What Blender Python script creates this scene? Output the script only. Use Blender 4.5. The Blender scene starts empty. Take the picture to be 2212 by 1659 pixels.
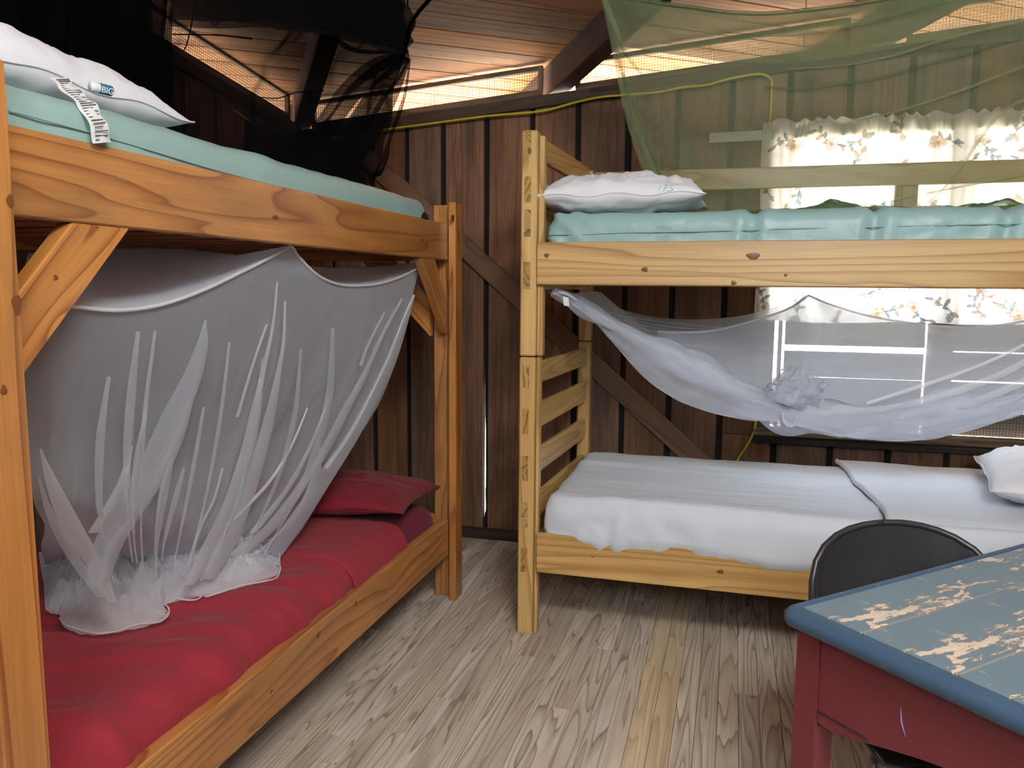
import bpy, bmesh, math, random
import numpy as np
from mathutils import Vector, Matrix, noise
random.seed(7)
V = Vector
sc = bpy.context.scene
col = sc.collection

# ------------------------------------------------------------------ camera, world, lights, exposure
FPX, YAW, PITCH, ROLL, CAMH = 1714.866, 0.270879, 0.120753, 0.008133, 1.30
cY, sY, cP, sP = math.cos(YAW), math.sin(YAW), math.cos(PITCH), math.sin(PITCH)
FW = V((-sY * cP, cY * cP, -sP))
r0 = V((cY, sY, 0)); u0 = r0.cross(FW)
RT = r0 * math.cos(ROLL) + u0 * math.sin(ROLL)
UP = -r0 * math.sin(ROLL) + u0 * math.cos(ROLL)
CAM = V((0, 0, CAMH))
cd = bpy.data.cameras.new('camera'); co = bpy.data.objects.new('camera', cd); col.objects.link(co)
cd.sensor_width = 36; cd.lens = FPX / 2212 * 36; cd.clip_start = .02
mw = Matrix((RT, UP, -FW)).transposed().to_4x4(); mw.translation = CAM
co.matrix_world = mw
sc.camera = co

w = bpy.data.worlds.new('world'); sc.world = w; w.use_nodes = True
wn = w.node_tree; bg = wn.nodes['Background']
bg.inputs[0].default_value = (.80, .90, 1.0, 1); bg.inputs[1].default_value = 13.0

def area(name, loc, target, sx, sy, power, colr):
    l = bpy.data.lights.new(name, 'AREA'); l.shape = 'RECTANGLE'; l.size = sx; l.size_y = sy
    l.energy = power; l.color = colr
    o = bpy.data.objects.new(name, l); col.objects.link(o); o.location = loc
    d = V(target) - V(loc); o.rotation_euler = d.to_track_quat('-Z', 'Y').to_euler()
    return o
area('added_overhead_light', (.62, .0, 2.86), (-.1, 2.2, .3), .8, .8, 104, (1, .985, .96))  # added lamp just under the closed ceiling, the roof has no skylight
area('front_window_daylight', (.55, -1.50, 2.35), (-.2, 3, 1.75), 1.4, .8, 20, (.88, .95, 1))
sl = bpy.data.lights.new('sun', 'SUN'); sl.energy = 62; sl.angle = .01; sl.color = (1, .95, .87)
so = bpy.data.objects.new('sun', sl); col.objects.link(so); so.rotation_euler = V((-.22, -.36, -.91)).to_track_quat('-Z', 'Y').to_euler()
sc.view_settings.view_transform = 'Standard'; sc.view_settings.look = 'None'
sc.view_settings.exposure = 0.0; sc.view_settings.gamma = 1; sc.view_settings.use_curve_mapping = False
sc.cycles.transparent_max_bounces = 40
sc.cycles.max_bounces = 8; sc.cycles.diffuse_bounces = 2

# ------------------------------------------------------------------ helpers
def hit(x, y, ax, val):                 # the point of a real plane that the photograph shows at (x, y)
    d = FW + RT * ((x - 1106) / FPX) - UP * ((y - 829.5) / FPX)
    return CAM + d * ((val - CAM[ax]) / d[ax])
def H(pts, ax, val): return [hit(x, y, ax, val) for x, y in pts]
def at(x, y, dist):
    d = FW + RT * ((x - 1106) / FPX) - UP * ((y - 829.5) / FPX); return CAM + d * dist
def lin(c):
    c = [v / 255 for v in c]
    return tuple((v / 12.92 if v <= .04045 else ((v + .055) / 1.055) ** 2.4) for v in c) + (1,)
def tag(o, label=None, cat=None, group=None, kind=None):
    if label: o['label'] = label
    if cat: o['category'] = cat
    if group: o['group'] = group
    if kind: o['kind'] = kind
    return o
WM = {}
def place(o, M, parent=None):
    col.objects.link(o)
    WM[o.name] = M
    if parent is not None:
        o.parent = parent; o.matrix_basis = WM[parent.name].inverted() @ M
    else: o.matrix_basis = M
    return o
def empty(name, loc, label=None, cat=None, group=None, kind=None):
    o = bpy.data.objects.new(name, None); o.empty_display_size = .1
    place(o, Matrix.Translation(loc)); return tag(o, label, cat, group, kind)
def meshobj(name, verts, faces, mats, parent=None, mi=None, smooth=False, origin=None):
    org = V(origin) if origin is not None else (WM[parent.name].translation if parent is not None else V((0, 0, 0)))
    me = bpy.data.meshes.new(name)
    me.from_pydata([tuple(V(v) - org) for v in verts], [], faces)
    for m in (mats if isinstance(mats, (list, tuple)) else [mats]): me.materials.append(m)
    if mi: me.polygons.foreach_set('material_index', mi)
    if smooth: me.polygons.foreach_set('use_smooth', [True] * len(faces))
    me.update()
    return place(bpy.data.objects.new(name, me), Matrix.Translation(org), parent)
CACHE = {}
def boxmesh(L, W, T, mat, bev):
    key = (round(L, 3), round(W, 3), round(T, 3), mat.name, bev)
    if key in CACHE: return CACHE[key]
    bm = bmesh.new(); bmesh.ops.create_cube(bm, size=1)
    bmesh.ops.scale(bm, vec=(L, W, T), verts=bm.verts)
    if bev: bmesh.ops.bevel(bm, geom=list(bm.edges), offset=bev, segments=1, affect='EDGES', profile=.5)
    me = bpy.data.meshes.new('board'); bm.to_mesh(me); bm.free(); me.materials.append(mat)
    CACHE[key] = me; return me
def board(name, L, W, T, mat, c, X, Y, parent=None, bev=.003):
    X = V(X).normalized(); Y = V(Y); Y = (Y - X * Y.dot(X)).normalized(); Z = X.cross(Y)
    M = Matrix((X, Y, Z)).transposed().to_4x4(); M.translation = V(c)
    return place(bpy.data.objects.new(name, boxmesh(L, W, T, mat, bev)), M, parent)
def beam(name, p0, p1, Y, W, T, mat, parent=None, bev=.003):
    p0, p1 = V(p0), V(p1)
    return board(name, (p1 - p0).length, W, T, mat, (p0 + p1) / 2, p1 - p0, Y, parent, bev)
def aabb(name, x0, x1, y0, y1, z0, z1, mat, parent=None, axis=None, bev=.003):
    d = [x1 - x0, y1 - y0, z1 - z0]; c = ((x0 + x1) / 2, (y0 + y1) / 2, (z0 + z1) / 2)
    a = axis if axis is not None else d.index(max(d))
    rest = [i for i in range(3) if i != a]; rest.sort(key=lambda i: -d[i])
    e = [V((1, 0, 0)), V((0, 1, 0)), V((0, 0, 1))]
    return board(name, d[a], d[rest[0]], d[rest[1]], mat, c, e[a], e[rest[0]], parent, bev)
def prism(name, poly, ax, a0, a1, mat, parent, lenvec):
    """poly = 2D outline in the two axes other than ax, extruded a0..a1; local x follows lenvec for the grain"""
    o2 = [i for i in range(3) if i != ax]
    def P(q, a):
        v = [0, 0, 0]; v[o2[0]], v[o2[1]] = q; v[ax] = a; return V(v)
    X = V(lenvec).normalized(); Zv = V([1 if i == ax else 0 for i in range(3)]); Y = Zv.cross(X).normalized()
    cen = sum((P(q, (a0 + a1) / 2) for q in poly), V()) / len(poly)
    M = Matrix((X, Y, Zv)).transposed().to_4x4(); M.translation = cen; Mi = M.inverted()
    bm = bmesh.new(); n = len(poly)
    A = [bm.verts.new(Mi @ P(q, a0)) for q in poly]; B = [bm.verts.new(Mi @ P(q, a1)) for q in poly]
    bm.faces.new(A[::-1]); bm.faces.new(B)
    for i in range(n): bm.faces.new((A[i], A[(i + 1) % n], B[(i + 1) % n], B[i]))
    bmesh.ops.recalc_face_normals(bm, faces=bm.faces)
    if n < 7: bmesh.ops.bevel(bm, geom=list(bm.edges), offset=.003, segments=1, affect='EDGES', profile=.5)
    me = bpy.data.meshes.new(name); bm.to_mesh(me); bm.free(); me.materials.append(mat)
    return place(bpy.data.objects.new(name, me), M, parent)
def cr(pts, n):                         # Catmull-Rom through pts, n samples, even by chord length
    pts = [V(p) for p in pts]; m = len(pts)
    if m == 1: return pts * n
    d = [0]
    for i in range(1, m): d.append(d[-1] + max(1e-6, (pts[i] - pts[i - 1]).length))
    out = []
    for k in range(n):
        s = d[-1] * k / (n - 1); i = 0
        while i < m - 2 and d[i + 1] < s: i += 1
        t = (s - d[i]) / (d[i + 1] - d[i])
        p1, p2 = pts[i], pts[i + 1]
        p0 = pts[i - 1] if i > 0 else p1 * 2 - p2
        p3 = pts[i + 2] if i < m - 2 else p2 * 2 - p1
        h0 = (d[i + 1] - d[i]); ha = (d[i] - d[i - 1]) if i > 0 else h0; hb = (d[i + 2] - d[i + 1]) if i < m - 2 else h0
        t1 = (p2 - p0) * (h0 / (h0 + ha)); t2 = (p3 - p1) * (h0 / (h0 + hb))
        t_2, t_3 = t * t, t * t * t
        out.append(p1 * (2 * t_3 - 3 * t_2 + 1) + t1 * (t_3 - 2 * t_2 + t) + p2 * (-2 * t_3 + 3 * t_2) + t2 * (t_3 - t_2))
    return out
class MB:
    def __init__(s): s.v = []; s.f = []; s.mi = []
    def grid(s, rows, mi=0):
        b = len(s.v); n = len(rows[0])
        for r in rows: s.v.extend(r)
        for i in range(len(rows) - 1):
            for j in range(n - 1):
                a = b + i * n + j; s.f.append((a, a + 1, a + n + 1, a + n)); s.mi.append(mi)
    def loft(s, rows, nu, nv, mi=0, disp=None):
        R = [cr(r, nu) for r in rows]
        cols = [cr([R[k][j] for k in range(len(R))], nv) for j in range(nu)]
        g = [[cols[j][i] for j in range(nu)] for i in range(nv)]
        if disp: g = [[disp(p, j / (nu - 1), i / (nv - 1)) for j, p in enumerate(r)] for i, r in enumerate(g)]
        s.grid(g, mi)
    def ribbon(s, L, R, n=26, mi=1, off=V((0, 0, 0)), bulge=.004):
        A, B = cr(L, n), cr(R, n); rows = []
        for k in range(n):
            a, b = A[k], B[k]; m = (a + b) / 2
            rows.append([a + off, a.lerp(b, .3) + off * 1.0 + off.normalized() * bulge, a.lerp(b, .7) + off + off.normalized() * bulge, b + off])
        s.grid(rows, mi)
    def tube(s, pts, r, n=60, sides=6, mi=0, rfun=None):
        P = cr(pts, n) if n else [V(p) for p in pts]
        b = len(s.v); m = len(P); up = V((0, 0, 1)); prev = None
        for i, p in enumerate(P):
            t = (P[min(i + 1, m - 1)] - P[max(i - 1, 0)])
            t = t.normalized() if t.length > 1e-9 else V((1, 0, 0))
            if prev is None: prev = t.orthogonal().normalized()
            x = (prev - t * prev.dot(t))
            x = x.normalized() if x.length > 1e-6 else t.orthogonal().normalized()
            prev = x; y = t.cross(x); rr = r if rfun is None else rfun(i / (m - 1))
            for k in range(sides):
                a = 2 * math.pi * k / sides; s.v.append(p + (x * math.cos(a) + y * math.sin(a)) * rr)
        for i in range(m - 1):
            for k in range(sides):
                k2 = (k + 1) % sides
                s.f.append((b + i * sides + k, b + i * sides + k2, b + (i + 1) * sides + k2, b + (i + 1) * sides + k)); s.mi.append(mi)
        s.f.append(tuple(b + k for k in range(sides))[::-1]); s.mi.append(mi)
        s.f.append(tuple(b + (m - 1) * sides + k for k in range(sides))); s.mi.append(mi)
    def box(s, x0, x1, y0, y1, z0, z1, mi=0):
        b = len(s.v)
        s.v += [V((x, y, z)) for x in (x0, x1) for y in (y0, y1) for z in (z0, z1)]
        for q in ((0, 1, 3, 2), (4, 6, 7, 5), (0, 4, 5, 1), (2, 3, 7, 6), (0, 2, 6, 4), (1, 5, 7, 3)):
            s.f.append(tuple(b + i for i in q)); s.mi.append(mi)
    def build(s, name, mats, parent=None, smooth=True, origin=None):
        return meshobj(name, s.v, s.f, mats, parent, s.mi, smooth, origin)
def fbm(p, sc_, seed=0, oct_=3):
    return noise.fractal(V((p[0] * sc_ + seed, p[1] * sc_ + seed * .7, p[2] * sc_ - seed)), .5, 2.0, oct_)

# ------------------------------------------------------------------ materials
def newmat(name):
    m = bpy.data.materials.new(name); m.use_nodes = True; nt = m.node_tree
    return m, nt, nt.nodes, nt.links, nt.nodes['Principled BSDF']
def mth(nt, op, a, b=None, c=None, clamp=False):
    n = nt.nodes.new('ShaderNodeMath'); n.operation = op; n.use_clamp = clamp
    for i, v in enumerate((a, b, c)):
        if v is None: continue
        if isinstance(v, (int, float)): n.inputs[i].default_value = v
        else: nt.links.new(v, n.inputs[i])
    return n.outputs[0]
def mixc(nt, fac, a, b, mode='MIX'):
    n = nt.nodes.new('ShaderNodeMix'); n.data_type = 'RGBA'; n.blend_type = mode
    for sock, v in ((n.inputs[0], fac), (n.inputs[6], a), (n.inputs[7], b)):
        if isinstance(v, (int, float, tuple)): sock.default_value = v
        else: nt.links.new(v, sock)
    return n.outputs[2]
def noi(nt, vec, scale=1, detail=2, rough=.5, dist=0):
    n = nt.nodes.new('ShaderNodeTexNoise'); n.inputs['Scale'].default_value = scale
    n.inputs['Detail'].default_value = detail; n.inputs['Roughness'].default_value = rough; n.inputs['Distortion'].default_value = dist
    nt.links.new(vec, n.inputs['Vector']); return n.outputs['Fac']
def ramp(nt, fac, stops):
    n = nt.nodes.new('ShaderNodeValToRGB'); r = n.color_ramp
    while len(r.elements) < len(stops): r.elements.new(.5)
    for e, (p, c) in zip(r.elements, stops): e.position = p; e.color = c
    nt.links.new(fac, n.inputs[0]); return n.outputs[0]
def vscale(nt, vec, s):
    n = nt.nodes.new('ShaderNodeMapping'); n.inputs['Scale'].default_value = s
    nt.links.new(vec, n.inputs['Vector']); return n.outputs[0]
def bump(nt, h, strength, dist):
    n = nt.nodes.new('ShaderNodeBump'); n.inputs['Strength'].default_value = strength; n.inputs['Distance'].default_value = dist
    nt.links.new(h, n.inputs['Height']); return n.outputs[0]
def objco(nt, rnd=True):
    tc = nt.nodes.new('ShaderNodeTexCoord')
    if not rnd: return tc.outputs['Object'], None
    oi = nt.nodes.new('ShaderNodeObjectInfo'); cx = nt.nodes.new('ShaderNodeCombineXYZ')
    for i, k in enumerate((57.3, 31.7, 17.9)): nt.links.new(mth(nt, 'MULTIPLY', oi.outputs['Random'], k), cx.inputs[i])
    va = nt.nodes.new('ShaderNodeVectorMath'); va.operation = 'ADD'
    nt.links.new(tc.outputs['Object'], va.inputs[0]); nt.links.new(cx.outputs[0], va.inputs[1])
    return va.outputs[0], oi.outputs['Random']
def wood(name, light, dark, freq=9, sx=.55, sy=7, knots=.9, rough=.45, contrast=1, vary=.15, stain=None, stain_amt=0, bmp=.2, fibre=.12, knotcol=None, coat=0):
    m, nt, N, L, b = newmat(name)
    co_, rnd = objco(nt)
    field = noi(nt, vscale(nt, co_, (sx, sy, sy)), 1, 1.6, .42, .35)
    # knots push the growth rings aside
    vo = N.new('ShaderNodeTexVoronoi'); vo.inputs['Scale'].default_value = 1; vo.inputs['Randomness'].default_value = 1
    L.new(vscale(nt, co_, (2.0, 6.5, 6.5)), vo.inputs['Vector'])
    d = vo.outputs['Distance']
    kn = mth(nt, 'POWER', mth(nt, 'SUBTRACT', 1, mth(nt, 'MULTIPLY', d, 2.2), clamp=True), 2)
    f2 = mth(nt, 'ADD', mth(nt, 'MULTIPLY', field, freq), mth(nt, 'MULTIPLY', kn, knots * 2.0))
    ring = mth(nt, 'FRACT', f2)
    c1 = mixc(nt, .45 * contrast, light, dark)
    c2 = mixc(nt, min(1, .95 * contrast), light, dark)
    base = ramp(nt, ring, [(0, light), (.45, light), (.8, (0, 0, 0, 1)), (.94, (0, 0, 0, 1)), (1, light)])
    r_ = base.node.color_ramp
    lt, dk = V(light[:3]), V(dark[:3])
    r_.elements[2].color = tuple(lt.lerp(dk, .5 * contrast)) + (1,); r_.elements[3].color = tuple(lt.lerp(dk, min(1, contrast))) + (1,)
    fib = noi(nt, vscale(nt, co_, (5, 210, 210)), 1, 3, .6)
    colr = mixc(nt, 1, base, ramp(nt, fib, [(.25, (1 - fibre * 2,) * 3 + (1,)), (.75, (1 + 0 * fibre,) * 3 + (1,))]), 'MULTIPLY')
    # long soft streaks of tone
    st = noi(nt, vscale(nt, co_, (.8, 9, 9)), 1, 2, .5)
    colr = mixc(nt, 1, colr, ramp(nt, st, [(.3, (.80, .76, .72, 1)), (.65, (1, 1, 1, 1))]), 'MULTIPLY')
    kc = knotcol or tuple(V(dark[:3]) * .35) + (1,)
    sel = mth(nt, 'GREATER_THAN', noi(nt, vo.outputs['Position'], 3.7, 0), .5)
    kd = mth(nt, 'MULTIPLY', mth(nt, 'SUBTRACT', 1, mth(nt, 'MULTIPLY', d, 11), clamp=True), 2.2, clamp=True)
    if knots > 0: colr = mixc(nt, mth(nt, 'MULTIPLY', mth(nt, 'MULTIPLY', kd, sel), min(1, knots)), colr, kc)
    if stain:
        sn = noi(nt, vscale(nt, co_, (1.6, 7, 7)), 1, 4, .65)
        colr = mixc(nt, mth(nt, 'MULTIPLY', ramp(nt, sn, [(.45, (0, 0, 0, 1)), (.62, (1, 1, 1, 1))]), stain_amt), colr, stain)
    hsv = N.new('ShaderNodeHueSaturation')
    L.new(colr, hsv.inputs['Color'])
    L.new(mth(nt, 'ADD', mth(nt, 'MULTIPLY', rnd, 2 * vary), 1 - vary), hsv.inputs['Value'])
    r2 = mth(nt, 'FRACT', mth(nt, 'MULTIPLY', rnd, 17.31))
    L.new(mth(nt, 'ADD', mth(nt, 'MULTIPLY', r2, .35 * min(1, vary * 4)), 1 - .17 * min(1, vary * 4)), hsv.inputs['Saturation'])
    L.new(hsv.outputs[0], b.inputs['Base Color'])
    b.inputs['Roughness'].default_value = rough
    b.inputs['Coat Weight'].default_value = coat; b.inputs['Coat Roughness'].default_value = .15
    L.new(bump(nt, mth(nt, 'ADD', mth(nt, 'MULTIPLY', ring, .3), fib), bmp, .002), b.inputs['Normal'])
    return m
def fabric(name, c, rough=.8, wr=.0, wsc=12, weave=True, sheen=.1, dark=.85, spec=.3, grime=None):
    m, nt, N, L, b = newmat(name)
    co_, _ = objco(nt, False)
    n1 = noi(nt, co_, 3, 3, .6)
    dc = tuple(v * dark for v in c[:3]) + (1,)
    cc = mixc(nt, n1, dc, c)
    if grime: cc = mixc(nt, mth(nt, 'MULTIPLY', ramp(nt, noi(nt, co_, 7, 4, .6), [(.55, (0, 0, 0, 1)), (.7, (1, 1, 1, 1))]), .5), cc, grime)
    L.new(cc, b.inputs['Base Color'])
    b.inputs['Roughness'].default_value = rough; b.inputs['Sheen Weight'].default_value = sheen; b.inputs['Specular IOR Level'].default_value = spec
    h = noi(nt, co_, wsc, 4, .55, .6)
    h2 = noi(nt, co_, 900, 1) if weave else h
    L.new(bump(nt, mth(nt, 'ADD', mth(nt, 'MULTIPLY', h, 1.0), mth(nt, 'MULTIPLY', h2, .03)), wr, .012), b.inputs['Normal'])
    return m
def netmat(name, c, a0, trans=.45, weave=0):
    m, nt, N, L, b = newmat(name); N.remove(b)
    out = N['Material Output']
    g = N.new('ShaderNodeNewGeometry'); vm = N.new('ShaderNodeVectorMath'); vm.operation = 'DOT_PRODUCT'
    L.new(g.outputs['Normal'], vm.inputs[0]); L.new(g.outputs['Incoming'], vm.inputs[1])
    cs = mth(nt, 'MAXIMUM', mth(nt, 'ABSOLUTE', vm.outputs['Value']), .12)
    al = mth(nt, 'SUBTRACT', 1, mth(nt, 'POWER', 1 - a0, mth(nt, 'DIVIDE', 1, cs)))
    df = N.new('ShaderNodeBsdfDiffuse'); tl = N.new('ShaderNodeBsdfTranslucent'); tp = N.new('ShaderNodeBsdfTransparent')
    df.inputs[0].default_value = c; tl.inputs[0].default_value = c
    m1 = N.new('ShaderNodeMixShader'); m1.inputs[0].default_value = trans; L.new(df.outputs[0], m1.inputs[1]); L.new(tl.outputs[0], m1.inputs[2])
    m2 = N.new('ShaderNodeMixShader'); L.new(al, m2.inputs[0]); L.new(tp.outputs[0], m2.inputs[1]); L.new(m1.outputs[0], m2.inputs[2])
    L.new(m2.outputs[0], out.inputs[0]); return m
def plain(name, c, rough=.5, metal=0, bmpn=0, spec=.5):
    m, nt, N, L, b = newmat(name)
    co_, _ = objco(nt, False)
    n1 = noi(nt, co_, 25, 3, .6)
    L.new(mixc(nt, n1, tuple(v * .82 for v in c[:3]) + (1,), c), b.inputs['Base Color'])
    b.inputs['Roughness'].default_value = rough; b.inputs['Metallic'].default_value = metal; b.inputs['Specular IOR Level'].default_value = spec
    if bmpn: L.new(bump(nt, noi(nt, co_, 350, 2), bmpn, .001), b.inputs['Normal'])
    return m
M_ORANGE = wood('orange pine', lin((214, 146, 78)), lin((146, 74, 28)), freq=15, sx=.38, sy=6.5, knots=.55, rough=.33, contrast=.85, vary=.06, stain=lin((110, 82, 50)), stain_amt=.35, coat=.35)
M_ORDIM = wood('red brown pine', lin((190, 110, 50)), lin((120, 55, 20)), freq=7, sx=.8, sy=7, knots=.4, rough=.4, contrast=.8, vary=.06)
M_YELLOW = wood('yellow pine', lin((222, 182, 116)), lin((166, 116, 58)), freq=12, sx=.32, sy=6, knots=.6, rough=.38, contrast=.75, vary=.05, coat=.2)
M_ENDGR = wood('end grain tenon', lin((196, 158, 92)), lin((110, 82, 40)), freq=16, sx=9, sy=5, knots=0, rough=.5, contrast=1, vary=.1)
M_WALL = wood('weathered brown wall board', lin((150, 108, 80)), lin((86, 56, 40)), freq=9, sx=.22, sy=9, knots=.35, rough=.75, contrast=.55, vary=.22, stain=lin((62, 46, 38)), stain_amt=.5, bmp=.35, fibre=.2)
M_WALLD = wood('dark framing lumber', lin((84, 66, 52)), lin((44, 33, 26)), freq=6, sx=.8, sy=9, knots=.3, rough=.8, contrast=.8, vary=.2, stain=lin((30, 26, 24)), stain_amt=.6, bmp=.35, fibre=.2)
M_BATTEN = plain('black outer batten', lin((24, 20, 18)), .9)
M_BRACE = wood('brown brace lumber', lin((138, 100, 72)), lin((78, 50, 34)), freq=6, sx=.7, sy=8, knots=.7, rough=.7, contrast=.7, vary=.05, stain=lin((60, 44, 34)), stain_amt=.3)
M_CEIL = wood('ceiling board', lin((224, 160, 112)), lin((160, 98, 60)), freq=7, sx=.28, sy=7, knots=.4, rough=.7, contrast=.75, vary=.2, stain=lin((96, 66, 46)), stain_amt=.4)
M_RAFT = wood('dark rafter', lin((98, 64, 46)), lin((58, 34, 24)), freq=6, sx=.6, sy=8, knots=.5, rough=.7, contrast=.7, vary=.05, stain=lin((36, 24, 20)), stain_amt=.5)
M_FLOOR = wood('worn grey floor board', lin((240, 228, 210)), lin((140, 118, 96)), freq=13, sx=.75, sy=13, knots=.4, rough=.6, contrast=.85, vary=.13, stain=lin((186, 170, 150)), stain_amt=.45, bmp=.35, fibre=.14, knotcol=lin((90, 60, 40)))
M_FLOORL = wood('newer pale floor board', lin((232, 212, 176)), lin((170, 140, 100)), freq=9, sx=.5, sy=13, knots=.7, rough=.6, contrast=.6, vary=.05, knotcol=lin((100, 66, 40)))
M_TRIMW = wood('weathered vent trim', lin((142, 116, 90)), lin((84, 64, 48)), freq=6, sx=.7, sy=16, knots=.2, rough=.8, contrast=.8, vary=.15, stain=lin((50, 42, 36)), stain_amt=.6)
M_GREYW = wood('grey shutter board', lin((168, 166, 164)), lin((128, 124, 120)), freq=5, sx=.7, sy=9, knots=.2, rough=.8, contrast=.6, vary=.08)
M_TEAL = fabric('teal vinyl', lin((152, 184, 178)), .42, .12, 6, False, 0, .93, .4)
M_TEAL2 = fabric('creased teal vinyl', lin((150, 184, 182)), .42, .45, 9, False, 0, .93, .45)
M_WHITE = fabric('white cotton', lin((232, 232, 236)), .85, .25, 14, True, .1, .95)
M_SHEET = fabric('off white sheet', lin((212, 218, 226)), .85, .16, 9, True, .1, .95)
M_RED = fabric('red sheet', lin((164, 48, 60)), .85, .14, 6, True, .08, .84)
M_REDP = fabric('dark red cotton', lin((132, 32, 46)), .85, .15, 8, True, .08, .84)
M_MAROON = fabric('maroon fitted sheet', lin((120, 32, 52)), .85, .12, 8, True, .08, .86)
M_NETW = netmat('white netting', (.82, .86, .95, 1), .34)
M_NETWF = netmat('white netting folded', (.93, .95, .99, 1), .50, .55)
M_NETWH = netmat('white netting hem', (.92, .92, .96, 1), .75)
M_NETG = netmat('green netting', lin((164, 176, 138)), .40)
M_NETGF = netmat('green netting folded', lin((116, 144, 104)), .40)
M_NETB = netmat('black netting', lin((18, 17, 18)), .76, .3)
M_NETBF = netmat('black netting folded', lin((12, 13, 17)), .74, .3)
M_WIRE = plain('rusty wire', lin((70, 60, 52)), .6, .3)
M_CORD = plain('yellow cord', lin((206, 190, 40)), .45)
M_STEEL = plain('steel', lin((170, 168, 165)), .35, .9)
M_BLACKP = plain('black chair plastic', lin((48, 48, 50)), .36, 0, .25, .6)
M_BLACKF = plain('black cloth', lin((16, 20, 22)), .8)
M_GROUND = plain('sandy ground', lin((214, 202, 180)), .95)
M_INK = plain('green ink', lin((110, 190, 170)), .8)
M_BLUE = plain('blue label', lin((50, 112, 140)), .7)
M_PRINT = plain('grey print', lin((96, 96, 106)), .8)
M_LABEL = fabric('label cloth', lin((226, 226, 222)), .8, .1, 30)
M_ROD = plain('pale rod', lin((206, 204, 190)), .6)

def paint(name, c, chips):
    m, nt, N, L, b = newmat(name)
    co_, _ = objco(nt, False)
    big = noi(nt, vscale(nt, co_, (2.2, 4.5, 4)), 1, 3, .6)
    fine = noi(nt, vscale(nt, co_, (16, 46, 40)), 1, 6, .72, .4)
    v = mth(nt, 'ADD', mth(nt, 'MULTIPLY', big, .46), mth(nt, 'MULTIPLY', fine, .78))
    chip = ramp(nt, v, [(chips, (0, 0, 0, 1)), (chips + .012, (1, 1, 1, 1))])
    rim = ramp(nt, v, [(chips - .04, (0, 0, 0, 1)), (chips, (1, 1, 1, 1))])
    tone = noi(nt, co_, 6, 4, .6)
    c0 = mixc(nt, tone, tuple(k * .8 for k in c[:3]) + (1,), tuple(min(1, k * 1.15) for k in c[:3]) + (1,))
    sc1 = noi(nt, vscale(nt, co_, (60, 14, 30)), 1, 3, .7)
    c0 = mixc(nt, ramp(nt, sc1, [(.66, (0, 0, 0, 1)), (.72, (.5, .5, .5, 1))]), c0, lin((176, 178, 160)))
    c0 = mixc(nt, mth(nt, 'MULTIPLY', rim, .55), c0, lin((132, 96, 74)))
    bare = mixc(nt, noi(nt, vscale(nt, co_, (8, 80, 80)), 1, 3), lin((184, 164, 142)), lin((230, 218, 198)))
    c0 = mixc(nt, chip, c0, bare)
    L.new(c0, b.inputs['Base Color']); b.inputs['Roughness'].default_value = .42
    L.new(bump(nt, mth(nt, 'SUBTRACT', tone, mth(nt, 'MULTIPLY', chip, .6)), .3, .0015), b.inputs['Normal'])
    return m
M_TOP = paint('worn blue grey paint', lin((102, 126, 138)),  .70)
M_EDGE = paint('blue edge paint', lin((62, 88, 112)), .80)
M_APR = plain('red brown paint', lin((122, 48, 56)), .45, 0, .1)
M_GAP = plain('dark joint', lin((28, 36, 48)), .8)

# ------------------------------------------------------------------ the room
XL, YB, XRW, YF = -2.25, 3.848, 2.7, -1.6
def zc(x, y): return 2.255 + .082 * (x - XL) + .112 * (YB - y)
fl = empty('floor', (0, 0, 0), kind='structure')
k = 0; x = XL
while x < XRW:
    wd = .0625
    y = YF + random.uniform(-.9, 0); 
    while y < YB - .02:
        Ln = random.choice((1.5, 1.8, 2.1, 2.4)); y0 = max(YF, y); y1 = min(YB - .02, y + Ln)
        if y1 - y0 > .08:
            board('floorboard', round(y1 - y0 - .001, 3), wd - .0012, .02, M_FLOORL if -.24 < x + wd / 2 < -.11 else M_FLOOR, (x + wd / 2, (y0 + y1) / 2, -.01 - random.choice((0, 0, .0006, .0012))), (0, 1, 0), (1, 0, 0), fl, .001)
        y += Ln
    x += wd
sub = MB(); sub.box(XL - .05, XRW + .05, YF - .05, YB + .05, -.06, -.022); sub.build('subfloor', M_WALLD, fl, False)

ce = empty('ceiling', (XL, YB, 2.255), kind='structure')
rd = V((.59, -.807, 0)).normalized(); bd = V((.807, .59, 0)).normalized()
grad = .082 * rd.x + .112 * -rd.y
c0_ = V((XL, YB, 0)); E_ = .75
s = -1.0; BW = .142
while s < 7.6:
    ts = []
    p = c0_ + rd * (s + BW / 2)
    lo, hi = -20, 20
    for ax, (a, b_) in enumerate(((XL - E_, XRW + E_), (YF - E_, YB + E_))):
        t1, t2 = (a - p[ax]) / bd[ax], (b_ - p[ax]) / bd[ax]
        lo, hi = max(lo, min(t1, t2)), min(hi, max(t1, t2))
    if hi - lo > .15:
        c = p + bd * ((lo + hi) / 2); c.z = zc(c.x, c.y) + .01
        slope = .082 * bd.x - .112 * bd.y
        wv = V((rd.x, rd.y, grad))
        board('ceiling_board', round(hi - lo, 2), BW - .006, .018, M_CEIL, c + V((0, 0, random.uniform(0, .002))), V((bd.x, bd.y, slope)), wv, ce, .0015)
    s += BW
rf = MB(); q = [V((x, y, zc(x, y) + .03)) for x, y in ((XL - .8, YF - .8), (XRW + .8, YF - .8), (XRW + .8, YB + .8), (XL - .8, YB + .8))]
rf.v += q + [p + V((0, 0, .03)) for p in q]; rf.f += [(0, 1, 2, 3), (7, 6, 5, 4), (0, 4, 5, 1), (1, 5, 6, 2), (2, 6, 7, 3), (3, 7, 4, 0)]; rf.mi += [0] * 6
rf.build('roof_deck', M_WALLD, ce, False)
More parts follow.
